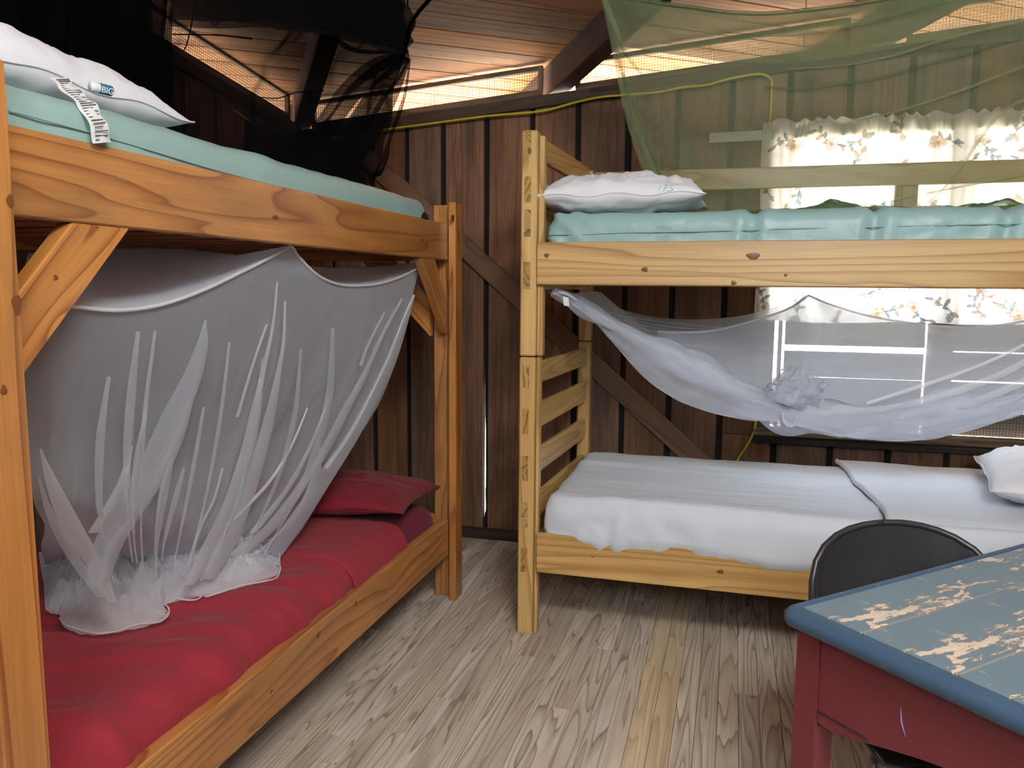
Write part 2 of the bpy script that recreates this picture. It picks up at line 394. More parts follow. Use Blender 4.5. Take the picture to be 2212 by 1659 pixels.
def rafter(x0, y0, L0, L1, W=.085, D=.14):
    a = V((x0, y0, 0)) + rd * L0; b = V((x0, y0, 0)) + rd * L1
    a.z = zc(a.x, a.y) - D / 2; b.z = zc(b.x, b.y) - D / 2
    beam('rafter', a, b, V((0, 0, 1)), D, W, M_RAFT, ce, .003)
for x0 in (XL + .02, -.845, .565, 1.975): rafter(x0, YB, -.72 if x0 > -1 else -.5, 5.0 if x0 < 0 else 3.4)
rafter(XL, YB - 1.95, -.7, 3.5); rafter(XL, YB - 3.9, -.7, 2.0)

# back wall
def vbz(x): return 2.178 + .082 * (x + 1.755)       # lower edge of the vent opening
wb = empty('wall_back', (XL, YB, 0), kind='structure')
WX0, WX1, WZ0, WZ1 = .155, 1.72, .665, 1.985
gaps = [-2.25, -2.06, -1.83, -1.635, -1.437, -1.21, -.977, -.751, -.511, -.286, -.046, .203, .450, .694, .935, 1.175, 1.42, 1.66, 1.90, 2.14, 2.38, 2.72]
TP = .07
for i in range(len(gaps) - 1):
    xa, xb = gaps[i] + .014, gaps[i + 1] - .014; xm = (xa + xb) / 2
    zt = vbz(xm) - TP + .03
    segs = [(.03, zt)] if (xb < WX0 - .01 or xa > WX1 - .03) else [(.03, WZ0 - .045), (WZ1 + .03, zt)]
    for za, zb in segs:
        if zb - za > .05:
            board('wall_board', round(zb - za, 3), round(xb - xa, 3), .02, M_WALL, ((xa + xb) / 2, YB + .01 + random.uniform(-.003, .003), (za + zb) / 2), V((random.uniform(-.002, .002), 0, 1)), (1, 0, 0), wb, .003)
board('wall_board', 1.395, .186, .02, M_WALL, (.061, YB + .01, 1.3175), (0, 0, 1), (1, 0, 0), wb, .003)
for i in range(1, len(gaps) - 1):
    xg = gaps[i]; zt = vbz(xg) - .03
    segs = [(-.05, zt)] if (xg < WX0 - .02 or xg > WX1 + .02) else [(-.05, WZ0 - .03), (WZ1 + .02, zt)]
    if abs(xg - .203) < .01: segs = [(-.05, WZ0 - .03), (WZ1 + .02, zt)]
    for za, zb in segs:
        off = 0
        if abs(xg + 1.21) < .01:        # the batten that has pulled away low down and lets daylight in
            mbk = MB(); nst = 46
            for sgn in (0, 1):
                rows = []
                for k in range(nst + 1):
                    z = za + (zb - za) * k / nst
                    open_ = max(0, min(1, (.96 - z) / .5)) if z > .12 else 0
                    xe = xg - .011 + open_ * .0075 + .0022 * noise.noise(V((0, 0, z * 60))) * (1 if open_ > 0 else 0)
                    xa_, xb_ = (xg - .05, xg - .0125) if sgn == 0 else (xe, xg + .05)
                    rows.append([V((xa_, YB + .023, z)), V((xb_, YB + .023, z)), V((xb_, YB + .043, z)), V((xa_, YB + .043, z)), V((xa_, YB + .023, z))])
                mbk.grid(rows)
            mbk.build('batten', M_BATTEN, wb, False)
            continue
        board('batten', round(zb - za, 3), .085, .02, M_BATTEN, (xg, YB + .034, (za + zb) / 2), (0, 0, 1), (1, 0, 0), wb, .002)
# lower plate, top plate, window headers
aabb('bottom_plate', XL, XRW, YB - .03, YB - .001, 0, .055, M_WALLD, wb)
beam('top_plate', (XL, YB - .012, vbz(XL) - .058), (XRW, YB - .012, vbz(XRW) - .058), (0, 0, 1), .055, .024, M_WALLD, wb)
# the long diagonal brace let into the back wall
pA, pB = V((-1.78, YB - .014, 1.895)), V((-.02, YB - .014, .385))
beam('diagonal_brace', pA + (pA - pB).normalized() * .12, pB, (0, 0, 1), .098, .026, M_BRACE, wb)
# vents of the back wall: three framed strips of hardware cloth between the rafters
def vent_cloth(mb, a, b, h, nrm, step=.0127, r=.0007):
    L = (b - a).length; d = (b - a) / L; n = int(L / step)
    for i in range(n + 1):
        p = a + d * (i * step); wv = d * r; q = nrm * r
        bs = len(mb.v)
        for z in (0, h):
            for u, v_ in ((-1, -1), (1, -1), (1, 1), (-1, 1)): mb.v.append(p + wv * u + q * v_ + V((0, 0, z)))
        for k_ in range(4): mb.f.append((bs + k_, bs + (k_ + 1) % 4, bs + 4 + (k_ + 1) % 4, bs + 4 + k_)); mb.mi.append(0)
    for j in range(int(h / step) + 1):
        z = j * step; bs = len(mb.v)
        for p in (a, b):
            for u, v_ in ((-1, -1), (1, -1), (1, 1), (-1, 1)): mb.v.append(p + V((0, 0, z + r * u)) + nrm * (r * v_ + .001))
        for k_ in range(4): mb.f.append((bs + k_, bs + (k_ + 1) % 4, bs + 4 + (k_ + 1) % 4, bs + 4 + k_)); mb.mi.append(0)
def vent(wall, axis, a0, a1, plane, zfun, inward, slope):
    # axis: 0 runs along x (back wall), 1 runs along y (left wall)
    def P(a, z, o=0):
        v = V((0, 0, z)); v[axis] = a; v[1 - axis] = plane + inward * o; return v
    Yv = (0, 0, 1)
    beam('vent_trim', P(a0, zfun(a0) - .018, .006), P(a1, zfun(a1) - .018, .006), Yv, .034, .022, M_TRIMW, wall)
    beam('vent_trim', P(a0, zfun(a0) + .087 + .011, .006), P(a1, zfun(a1) + .087 + .011, .006), Yv, .022, .022, M_TRIMW, wall)
    for a in (a0 + .011, a1 - .011):
        z = zfun(a) + .043; p = P(a, z, .008)
        board('vent_trim', .13, .022, .024, M_TRIMW, p, (0, 0, 1), P(1, 0) - P(0, 0), wall)
    mb = MB(); vent_cloth(mb, P(a0, zfun(a0), -.012), P(a1, zfun(a1), -.012), .09, P(0, 0, 1) - P(0, 0, 0))
    o = mb.build('hardware_cloth', M_WIRE, wall, False); o['kind'] = 'stuff'
for a0, a1 in ((-2.16, -.925), (-.765, .435), (.66, 1.86)):
    vent(wb, 0, a0, a1, YB, vbz, -1, .082)
# left wall
def vlz(y): return 2.255 - .105 + .112 * (YB - y) + .012
wl = empty('wall_left', (XL, 1, 0), kind='structure')
yy = YB - .03
while yy > YF:
    wd = random.choice((.19, .205, .215)); ya = yy - wd; ym = (yy + ya) / 2
    board('wall_board', round(vlz(ym) - .07, 3), wd, .02, M_WALL, (XL - .01, ym, .03 + (vlz(ym) - .07) / 2), (0, 0, 1), (0, 1, 0), wl, .003)
    yg = ya - .013
    board('batten', round(vlz(yg), 3), .085, .02, M_BATTEN, (XL - .034, yg, vlz(yg) / 2 - .04), (0, 0, 1), (0, 1, 0), wl, .002)
    yy = ya - .026
aabb('corner_post', XL - .05, XL + .035, YB - .035, YB + .05, 0, 2.24, M_WALLD, wl)
aabb('bottom_plate', XL, XL + .03, YF, YB - .04, 0, .055, M_WALLD, wl)
beam('top_plate', (XL + .012, YF, vlz(YF) - .058), (XL + .012, YB - .04, vlz(YB - .04) - .058), (0, 0, 1), .055, .024, M_WALLD, wl)
for a0, a1 in ((YB - 1.86, YB - .10), (YB - 3.8, YB - 2.05), (YF + .1, YB - 4.0)):
    vent(wl, 1, a0, a1, XL, vlz, 1, 0)
# right and front walls (behind the camera), with an unseen window set high to steepen its light
def simple_wall(name, axis, plane, a0, a1, holes):
    wr = empty(name, (plane if axis else a0, a0 if axis else plane, 0), kind='structure')
    a = a0
    while a < a1 - .01:
        b = min(a1, a + .24); m = (a + b) / 2
        top = (zc(plane, m) if axis else zc(m, plane)) - .02
        segs = [(0, top)]
        for h0, h1, z0, z1 in holes:
            if m > h0 and m < h1: segs = [(0, z0), (z1, top)] if z0 > 0 else [(z1, top)]
        for z0, z1 in segs:
            c = (plane, m, (z0 + z1) / 2) if axis else (m, plane, (z0 + z1) / 2)
            board('wall_board', round(z1 - z0, 3), round(b - a - .004, 3), .03, M_WALL, c, (0, 0, 1), (0, 1, 0) if axis else (1, 0, 0), wr, .003)
        a = b
simple_wall('wall_right', 1, XRW, YF, YB, [])
simple_wall('wall_front', 0, YF, XL, XRW, [(-.2, 1.3, 1.9, 2.8)])
# ground outside
gr = MB(); gr.box(-14, 14, -14, 16, -.75, -.7); tag(gr.build('ground', M_GROUND, None, False), kind='structure')

# ------------------------------------------------------------------ window
wi = empty('window_1', (WX0, YB, WZ0), kind='structure')
aabb('window_frame', WX0 - .05, WX0 + .028, YB - .022, YB + .03, WZ0 - .03, WZ1 + .03, M_TRIMW, wi)
aabb('window_frame', .834, .870, YB - .012, YB + .06, WZ0, WZ1, M_TRIMW, wi)
aabb('window_frame', .871, .926, YB - .020, YB + .05, WZ0, WZ1, M_TRIMW, wi)
aabb('window_frame', WX1, WX1 + .06, YB - .022, YB + .03, WZ0 - .03, WZ1 + .03, M_TRIMW, wi)
aabb('window_head', WX0 - .05, WX1 + .06, YB - .024, YB + .03, WZ1, WZ1 + .05, M_TRIMW, wi)
aabb('window_sill', WX0 - .05, WX1 + .06, YB - .05, YB + .03, WZ0 - .035, WZ0, M_TRIMW, wi)
aabb('window_apron', WX0 - .05, WX1 + .06, YB - .026, YB - .002, WZ0 - .075, WZ0 - .037, M_WALLD, wi)
def slats(x0, x1, lst):
    for z0, z1, tilt in lst:
        board('shutter_board', round(x1 - x0, 3), z1 - z0, .014, M_GREYW, ((x0 + x1) / 2, YB + .075, (z0 + z1) / 2), (1, 0, 0), (0, tilt, 1), wi, .002)
slats(.234, .829, [(.66, .768, 0), (.766, .897, .0), (.899, 1.018, 0), (1.046, 1.160, .12)])
slats(.93, 1.71, [(.66, .765, 0), (.772, .899, .0), (.906, 1.030, 0), (1.036, 1.160, .1)])
aabb('shutter_stile', .203, .222, YB + .06, YB + .075, WZ0, 1.16, M_GREYW, wi)
def cloth_panel(x0, x1, z0, z1):
    mb = MB(); st = .0127; r = .0006; y = YB + .036; x = x0
    while x <= x1: mb.box(x - r, x + r, y - r, y + r, z0, z1); x += st
    z = z0
    while z <= z1: mb.box(x0, x1, y - r + .001, y + r + .001, z - r, z + r); z += st
    o = mb.build('window_screen', M_WIRE, wi, False); o['kind'] = 'stuff'
cloth_panel(.19, .832, WZ0, WZ1); cloth_panel(.928, WX1, WZ0, WZ1)

# ------------------------------------------------------------------ floral curtain
def make_curtain():
    x0, x1, z0, z1 = .092, 1.78, 1.158, 2.035
    nx, nz = 560, 300
    X, Z = np.meshgrid(np.linspace(x0, x1, nx), np.linspace(z0, z1, nz))
    C = np.ones((nz, nx, 3)) * np.array(lin((236, 232, 224))[:3])
    rg = np.random.RandomState(5)
    INK = np.array(lin((84, 96, 122))[:3]); LEAF = np.array(lin((104, 118, 112))[:3]); OCH = np.array(lin((164, 124, 62))[:3]); RUST = np.array(lin((158, 96, 64))[:3]); PALE = np.array(lin((206, 184, 160))[:3])
    def put(mask, c, a=.9): C[mask] = C[mask] * (1 - a) + c * a
    def stroke(pts, wd, c):
        for (xa, za), (xb, zb) in zip(pts[:-1], pts[1:]):
            dx, dz = xb - xa, zb - za; L2 = dx * dx + dz * dz + 1e-9
            t = np.clip(((X - xa) * dx + (Z - za) * dz) / L2, 0, 1)
            put((X - xa - t * dx) ** 2 + (Z - za - t * dz) ** 2 < wd * wd, c)
    def leaf(x, z, ang, L, W, c):
        u = (X - x) * math.cos(ang) + (Z - z) * math.sin(ang); v = -(X - x) * math.sin(ang) + (Z - z) * math.cos(ang)
        t = u / L; prof = W * np.sqrt(np.clip(t * (1 - t) * 4, 0, 1)) * (1 - .3 * t)
        ins = (t > 0) & (t < 1) & (np.abs(v) < prof); put(ins, c, .75)
        put(ins & (np.abs(np.abs(v) - prof) < .0018), INK, .8); put(ins & (np.abs(v) < .0011), INK, .7)
    def flower(x, z, R, c1, n=12):
        rr = np.hypot(X - x, Z - z); an = np.arctan2(Z - z, X - x)
        edge = R * (.82 + .18 * np.abs(np.sin(an * n / 2)))
        put(rr < edge, PALE, .6); put((rr < edge) & (rr > edge - .0035), c1, .85)
        put((rr < edge) & (rr > R * .4) & (np.abs(np.sin(an * n / 2)) < .22), c1, .8)
        put((rr < R * .42), OCH, .7); put((rr < R * .42) & (rr > R * .33), INK, .7); put(rr < R * .16, RUST, .9)
    def peony(x, z, R):
        for k in range(16):
            a = k * 2.4; q = R * .85 * math.sqrt(k / 16)
            px, pz = x + q * math.cos(a), z + q * math.sin(a) * .75
            rr = np.hypot(X - px, Z - pz); put(rr < R * .32, PALE, .7); put((rr < R * .32) & (rr > R * .32 - .0028) & (Z > pz - .002), RUST, .8)
        put(np.hypot(X - x, Z - z) < R * .2, OCH, .8)
    k = 0
    for r in range(6):
        for c in range(12):
            x = x0 + .05 + c * .146 + (.073 if r % 2 else 0) + rg.uniform(-.02, .02); z = z0 + .045 + r * .145 + rg.uniform(-.02, .02)
            a0 = rg.uniform(0, 6.28); kind = (k * 7 + r) % 4; k += 1
            p = [(x, z)]; a = a0
            for q in range(6): a += rg.uniform(-.5, .5); p.append((p[-1][0] + .018 * math.cos(a), p[-1][1] + .018 * math.sin(a)))
            stroke(p, .0021, INK)
            for q in range(1, 6):
                s_ = 1 if q % 2 else -1
                leaf(p[q][0], p[q][1], a0 + s_ * rg.uniform(.6, 1.2), rg.uniform(.022, .038), rg.uniform(.007, .011), LEAF if rg.rand() < .65 else OCH)
            if kind == 0: flower(x, z, .026, RUST)
            elif kind == 1: peony(x, z, .034)
            elif kind == 2:
                leaf(p[-1][0], p[-1][1], a, .035, .012, RUST)
                flower(x, z, .013, RUST, 6)
            else: leaf(x, z, a0 + 2.6, .045, .014, LEAF); leaf(x, z, a0 + 3.8, .035, .011, OCH)
    verts = []
    for i in range(nz):
        for j in range(nx):
            x, z = X[i, j], Z[i, j]; t = (z - z0) / (z1 - z0)
            amp = .006 + .006 * t + (.010 * t * max(0, 1 - (x - x0) / .22))
            y = YB - .075 + amp * math.sin(x * 46 + 2.2 * math.sin(x * 7.3) + t * .6) + .004 * math.sin(x * 131 + 3 * t)
            if t > .86: y += .006 * math.sin(x * 190 + 5 * math.sin(x * 23)) * (t - .86) / .14
            dz = 0
            if t > .93: dz = .008 * math.sin(x * 88 + 3 * math.sin(x * 19))
            verts.append((x + .004 * math.sin(z * 9 + x * 5), y, z + dz * (t - .93) / .07 + .004 * math.sin(x * 11) * (1 - t) + (x - x0) * .006))
    faces = [(i * nx + j, i * nx + j + 1, (i + 1) * nx + j + 1, (i + 1) * nx + j) for i in range(nz - 1) for j in range(nx - 1)]
    m, nt, N, L, b = newmat('printed curtain cotton'); N.remove(b)
    at_ = N.new('ShaderNodeAttribute'); at_.attribute_name = 'print'
    df = N.new('ShaderNodeBsdfDiffuse'); tl = N.new('ShaderNodeBsdfTranslucent'); mx = N.new('ShaderNodeMixShader'); mx.inputs[0].default_value = .5
    L.new(at_.outputs['Color'], df.inputs[0]); L.new(at_.outputs['Color'], tl.inputs[0])
    L.new(df.outputs[0], mx.inputs[1]); L.new(tl.outputs[0], mx.inputs[2]); L.new(mx.outputs[0], N['Material Output'].inputs[0])
    o = meshobj('curtain', verts, faces, m, None, None, True, origin=(x0, YB - .07, z1))
    ca = o.data.color_attributes.new('print', 'FLOAT_COLOR', 'POINT')
    ca.data.foreach_set('color', np.concatenate([C.reshape(-1, 3), np.ones((nz * nx, 1))], 1).astype(np.float32).ravel())
    tag(o, 'short cream curtain printed with brown flowers and grey leaves over the window', 'curtain')
make_curtain()
beam('curtain_rod', (-.14, YB - .055, 1.977), (1.9, YB - .055, 2.005), (0, 0, 1), .045, .010, M_ROD)
tag(bpy.data.objects['curtain_rod'], 'flat pale curtain rod sticking out left of the floral curtain', 'curtain rod')

# ------------------------------------------------------------------ left bunk bed
B1 = empty('bunk_bed', (-1.64, 1.95, 0), 'tall orange varnished pine bunk bed with diagonal knee braces, on the left', 'bunk bed')
X1, XA, XB_ = -1.069, -1.100, -2.16
PT = 1.632
for ys, (ya, yb) in enumerate(((.906, .991), (3.000, 3.080))):
    aabb('post', XA, X1, ya, yb, 0, PT, M_ORANGE, B1)
    aabb('post', XB_ - .031, XB_, ya, yb, 0, PT, M_ORANGE, B1)
    y0, y1 = (ya, ya + .032) if ys == 0 else (yb - .034, yb - .002)
    aabb('post', XA - .08, XA - .001, y0, y1, 0, PT - .006, M_ORANGE if ys else M_ORANGE, B1)
    aabb('post', XB_ + .001, XB_ + .08, y0, y1, 0, PT - .006, M_ORANGE, B1)
YN, YFAR = .939, 3.045
for z0, z1 in ((1.406, 1.547), (.196, .350)):
    aabb('side_rail', XA - .036, XA - .001, .992 if 1 else YN, 2.999, z0, z1, M_ORANGE, B1)
    aabb('side_rail', XB_ + .001, XB_ + .036, YN + .001, YFAR - .001, z0, z1, M_ORANGE, B1)
    aabb('end_rail', XB_ + .081, XA - .081, YN - .03, YN, z0, z1, M_ORANGE, B1)
    aabb('end_rail', XB_ + .081, XA - .081, YFAR + .001, YFAR + .031, z0, z1, M_ORANGE, B1)
    for k in range(13):
        y = YN + .10 + k * (YFAR - YN - .2) / 12
        aabb('slat', XB_ + .04, XA - .04, y - .04, y + .04, z0 + .03, z0 + .05, M_ORDIM, B1, 0)
# knee braces in the side planes
zt = 1.405
for xa, xb in ((XA - .036, XA - .002), (XB_ + .002, XB_ + .036)):
    prism('knee_brace', [(1.142, zt), (1.272, zt), (.993, 1.128), (.993, 1.262)], 0, xa, xb, M_ORANGE, B1, (0, 1, .99)) if False else \
    prism('knee_brace', [(.993, 1.128), (1.272, zt), (1.135, zt), (.993, 1.258)], 0, xa, xb, M_ORANGE, B1, (0, 1, .99))
    prism('knee_brace', [(2.999, 1.115), (2.999, 1.245), (2.862, zt), (2.725, zt)], 0, xa, xb, M_ORANGE, B1, (0, -1, .99))
# and in the end planes
for (y0, y1) in ((YFAR - .003 - .034, YFAR - .003), (YN + .001, YN + .035)):
    prism('knee_brace', [(XA - .082, 1.10), (XA - .082, 1.24), (XA - .24, zt), (XA - .38, zt)], 1, y0, y1, M_ORANGE, B1, (-1, 0, .99))
    prism('knee_brace', [(XB_ + .082, 1.10), (XB_ + .082, 1.24), (XB_ + .24, zt), (XB_ + .38, zt)], 1, y0, y1, M_ORANGE, B1, (1, 0, .99))
# small screw eye on the far brace
se = MB(); c = hit(914, 575, 0, XA - .02) + V((0, -.004, 0))
se.tube([c + V((0, -.006 * math.sin(a), .006 * math.cos(a))) for a in np.linspace(0, 6.28, 9)], .0015, 16, 5); se.build('screw_eye', M_STEEL, B1)

# knots in the boards, thin plugs of end grain flush with the faces
def knotmat():
    m, nt, N, L, b = newmat('pine knot'); co_, _ = objco(nt, False)
    ln = N.new('ShaderNodeVectorMath'); ln.operation = 'LENGTH'; L.new(co_, ln.inputs[0])
    f = mth(nt, 'ADD', mth(nt, 'MULTIPLY', ln.outputs['Value'], 420), mth(nt, 'MULTIPLY', noi(nt, co_, 120, 3), 2.2))
    L.new(mixc(nt, mth(nt, 'FRACT', f), lin((150, 92, 44)), lin((66, 34, 16))), b.inputs['Base Color']); b.inputs['Roughness'].default_value = .45; return m
M_KNOT = knotmat()
def knot(parent, px, py, ax, val, out, rx, rz, along):
    c = hit(px, py, ax, val); nrm = V([out if i == ax else 0 for i in range(3)]); A = V(along).normalized(); B = nrm.cross(A).normalized()
    vs = [c + nrm * .0012]; n = 18
    for rr_, h in ((.6, .0012), (1, .0003)):
        for k in range(n):
            a = 2 * math.pi * k / n; w_ = rr_ * (1 + .12 * math.sin(3 * a + px)); vs.append(c + A * (rx * w_ * math.cos(a)) + B * (rz * w_ * math.sin(a)) + nrm * h)
    fs = [(0, 1 + k, 1 + (k + 1) % n) for k in range(n)] + [(1 + k, 1 + n + k, 1 + n + (k + 1) % n, 1 + (k + 1) % n) for k in range(n)]
    meshobj('knot', vs, fs, M_KNOT, parent, None, True) if False else place(_kn(vs, fs, c), Matrix.Translation(c), parent)
def _kn(vs, fs, c):
    me = bpy.data.meshes.new('knot'); me.from_pydata([tuple(v - c) for v in vs], [], fs); me.materials.append(M_KNOT)
    me.polygons.foreach_set('use_smooth', [True] * len(fs)); me.update(); return bpy.data.objects.new('knot', me)
for q in ((22, 435, X1, .007, .011, (0, 0, 1)), (36, 658, X1, .009, .016, (0, 0, 1)), (8, 843, X1, .006, .008, (0, 0, 1)), (120, 600, XA - .002, .005, .005, (0, 0, 1)), (688, 1372, XA - .001, .011, .009, (0, 1, 0)), (769, 1303, XA - .001, .010, .008, (0, 1, 0)), (587, 1493, XA - .001, .009, .004, (0, 1, 0)), (595, 470, XA - .001, .014, .006, (0, 1, 0)), (912, 520, XA - .001, .012, .007, (0, 1, 0)), (978, 470, X1, .018, .012, (0, 0, 1))):
    knot(B1, q[0], q[1], 0, q[2], 1, q[4] if q[5][2] else q[3], q[3] if q[5][2] else q[4], q[5])
# ------------------------------------------------------------------ soft shapes
def softbox(name, x0, x1, y0, y1, z0, z1, r, step, disp, mat, label, cat, parent=None):
    n = [max(4, int(round((b - a) / step))) for a, b in ((x0, x1), (y0, y1))] + [max(6, int(round((z1 - z0) / step * 1.6)))]
    lo, hi = V((x0, y0, z0)), V((x1, y1, z1)); idx = {}; verts = []; faces = []
    def vert(i, j, k):
        key = (i, j, k)
        if key in idx: return idx[key]
        p = V((lo[0] + (hi[0] - lo[0]) * i / n[0], lo[1] + (hi[1] - lo[1]) * j / n[1], lo[2] + (hi[2] - lo[2]) * k / n[2]))
        c = V([min(max(p[a], lo[a] + r), hi[a] - r) for a in range(3)]); d = p - c
        # warp so the rounded rim is well sampled
        if d.length > 1e-9: nn = d.normalized(); p = c + nn * r
        else: nn = V((0, 0, 1))
        p = p + disp(p, nn); idx[key] = len(verts); verts.append(p); return idx[key]
    for a in range(3):
        b, c = [q for q in range(3) if q != a]
        for side in (0, n[a]):
            for i in range(n[b]):
                for j in range(n[c]):
                    q = []
                    for di, dj in ((0, 0), (1, 0), (1, 1), (0, 1)):
                        t = [0, 0, 0]; t[a] = side; t[b] = i + di; t[c] = j + dj; q.append(vert(*t))
                    flip = (side == 0) ^ (a == 1)
                    faces.append(tuple(q[::-1] if flip else q))
    o = meshobj(name, verts, faces, mat, parent, None, True, origin=None if parent else ((x0 + x1) / 2, (y0 + y1) / 2, z0))
    return tag(o, label, cat) if label else o
def teal_disp(seed, xs=()):
    def f(p, n):
        d = .004 * fbm(p, 3, seed) + .0025 * fbm((p.x, p.y, p.z * .3), 9, seed + 3)
        for c, wd in xs:
            t = (p.x - c) / wd
            if abs(t) < 3: d -= .012 * math.exp(-t * t * 6) * (1 if n.z < .9 else .7) - .006 * math.exp(-(abs(t) - 1) ** 2 * 3) * abs(math.sin(p.z * 60 + p.x * 40))
        return n * d
    return f
m1 = softbox('mattress', XB_ + .04, XA - .008, .975, 2.815, 1.485, 1.622, .05, .022, teal_disp(1), M_TEAL, 'thin teal vinyl mattress on the top bunk of the orange bed', 'mattress')
sm = MB(); sm.tube(H([(20, 238), (250, 302), (460, 365), (640, 412), (880, 470)], 0, XA - .004), .0018, 60, 5)
sm.build('seam', M_TEAL, m1)
st = MB(); 
for k in range(9):
    pass
c = hit(905, 468, 0, XA - .02)
c = V((XA - .022, 2.775, 1.549))
st.grid([[c + V((.022 * math.sin(t) * math.cos(a), .050 * math.sin(t) * math.sin(a), .030 * math.cos(t))) for a in np.linspace(0, 2 * math.pi, 25)] for t in np.linspace(0, math.pi * .5, 9)]); st.build('corner_strap', M_BLACKF, m1)

def pillow(name, c, ax, ay, L, W, T, mat, label, seed=0, tilt=(0, 0), wr=.012, sag=0, group=None):
    """ax = direction of the long side, c = centre of underside"""
    X = V(ax).normalized(); Z = V((0, 0, 1)); Y = Z.cross(X).normalized(); X = (X + Z * tilt[0]).normalized(); Y = (Y + Z * tilt[1]).normalized(); Zn = X.cross(Y)
    n, m = 60, 42; verts = []; faces = []; idx = {}
    for s_ in (1, -1):
        for i in range(n + 1):
            for j in range(m + 1):
                u, v = 2 * i / n - 1, 2 * j / m - 1
                if s_ == -1 and (i in (0, n) or j in (0, m)): idx[(s_, i, j)] = idx[(1, i, j)]; continue
                pinch = 1 - .07 * (1 - u * u) * abs(v) ** 3 ; pinch2 = 1 - .06 * (1 - v * v) * abs(u) ** 3
                h = (max(0, 1 - abs(u) ** 2.6) ** .55) * (max(0, 1 - abs(v) ** 2.4) ** .55)
                x, y = u * L / 2 * pinch2, v * W / 2 * pinch
                e = max(abs(u), abs(v))
                wn_ = fbm((u * 2.2, v * 2.2, s_), 1.3, seed, 4)
                rad = math.sin(math.atan2(v, u) * 17 + seed + 3 * fbm((u, v, 0), 1.5, seed)) * e ** 3 * (1 - e ** 8)
                z = h * T * (.62 if s_ == 1 else -.38) + (wr * wn_ + wr * .55 * rad) * (h ** .5) * (1 if s_ == 1 else .4)
                z += .006 * math.sin(u * 9 + seed) * (e ** 6)
                p = V(c) + X * x + Y * y + Zn * (z + T * .38)
                idx[(s_, i, j)] = len(verts); verts.append(p)
    for s_ in (1, -1):
        for i in range(n):
            for j in range(m):
                q = [idx[(s_, i, j)], idx[(s_, i + 1, j)], idx[(s_, i + 1, j + 1)], idx[(s_, i, j + 1)]]
                faces.append(tuple(q if s_ == 1 else q[::-1]))
    o = meshobj(name, verts, faces, mat, None, None, True, origin=c)
    loop = [(i, 0) for i in range(n)] + [(n, j) for j in range(m)] + [(i, m) for i in range(n, 0, -1)] + [(0, j) for j in range(m, -1, -1)]
    pb = MB(); pb.tube([verts[idx[(1, i, j)]] for i, j in loop], .0022, 0, 5); pb.build('piping', mat, o)
    return tag(o, label, 'pillow', group), (X, Y, Zn)
# pillow on the top bunk of the orange bed, with its care label and rolled tag
P1, ax1 = pillow('pillow', (-1.425, 1.245, 1.616), (-.06, 1, 0), 0, .72, .47, .155, M_WHITE, 'bare white pillow with long care label, on the orange top bunk', 3, (.0, 0), .011)
lab = MB(); cl = cr([hit(126, 168, 0, -1.195), hit(160, 200, 0, -1.150), hit(196, 238, 0, -1.108), hit(212, 275, 0, -1.090), hit(224, 308, 0, -1.086)], 26)
rows = []
for i, p in enumerate(cl):
    wv = V((0, .021, .005)); rows.append([p - wv + V((.004 * math.sin(i * .7), 0, 0)), p + V((.003, 0, 0)), p + wv + V((.003 * math.cos(i * .9), 0, .002 * math.sin(i)))])
lab.grid(rows); lb = lab.build('care_label', M_LABEL, P1)
pr = MB()
for i in range(1, 25):
    a, m_, b = rows[i]; q = rows[i + (1 if i < 25 else 0)]
    for fr, wd in ((.12, .72),) if i % 3 else ((.12, .5),):
        p0 = a.lerp(b, fr) + V((.0042, 0, 0)); p1 = a.lerp(b, fr + wd) + V((.0042, 0, 0))
        pr.grid([[p0, p1], [p0 + V((0, 0, -.0022)), p1 + V((0, 0, -.0022))]])
pr.build('print_lines', M_PRINT, lb)
rt = MB(); a, b = hit(196, 186, 0, -1.178), hit(240, 197, 0, -1.168)
rt.tube([a, b], .0095, 8, 14); rl = rt.build('rolled_tag', M_LABEL, P1)
bt = MB(); a2, b2 = a.lerp(b, .36), a.lerp(b, .98); bt.tube([a2, b2], .0099, 8, 14); bt.build('blue_band', M_BLUE, rl)
def text(name, body, size, M, mat, parent, ext=.0003):
    cu = bpy.data.curves.new(name, 'FONT'); cu.body = body; cu.size = size; cu.extrude = ext; cu.align_x = 'CENTER'; cu.align_y = 'CENTER'
    t = bpy.data.objects.new(name, cu); col.objects.link(t); dg = bpy.context.evaluated_depsgraph_get()
    me = bpy.data.meshes.new_from_object(t.evaluated_get(dg)); col.objects.unlink(t); bpy.data.objects.remove(t)
    me.materials.clear(); me.materials.append(mat)
    return place(bpy.data.objects.new(name, me), M, parent)
tx = (b2 - a2).normalized(); tn = (CAM - (a2 + b2) / 2).normalized(); ty = tn.cross(tx).normalized(); tn = tx.cross(ty)
Mt = Matrix((tx, ty, tn)).transposed().to_4x4(); Mt.translation = (a2 + b2) / 2 + tn * .0103 - ty * .001
text('lettering', 'BIG', .016, Mt, plain('white print', (.85, .88, .9, 1), .7), rl)

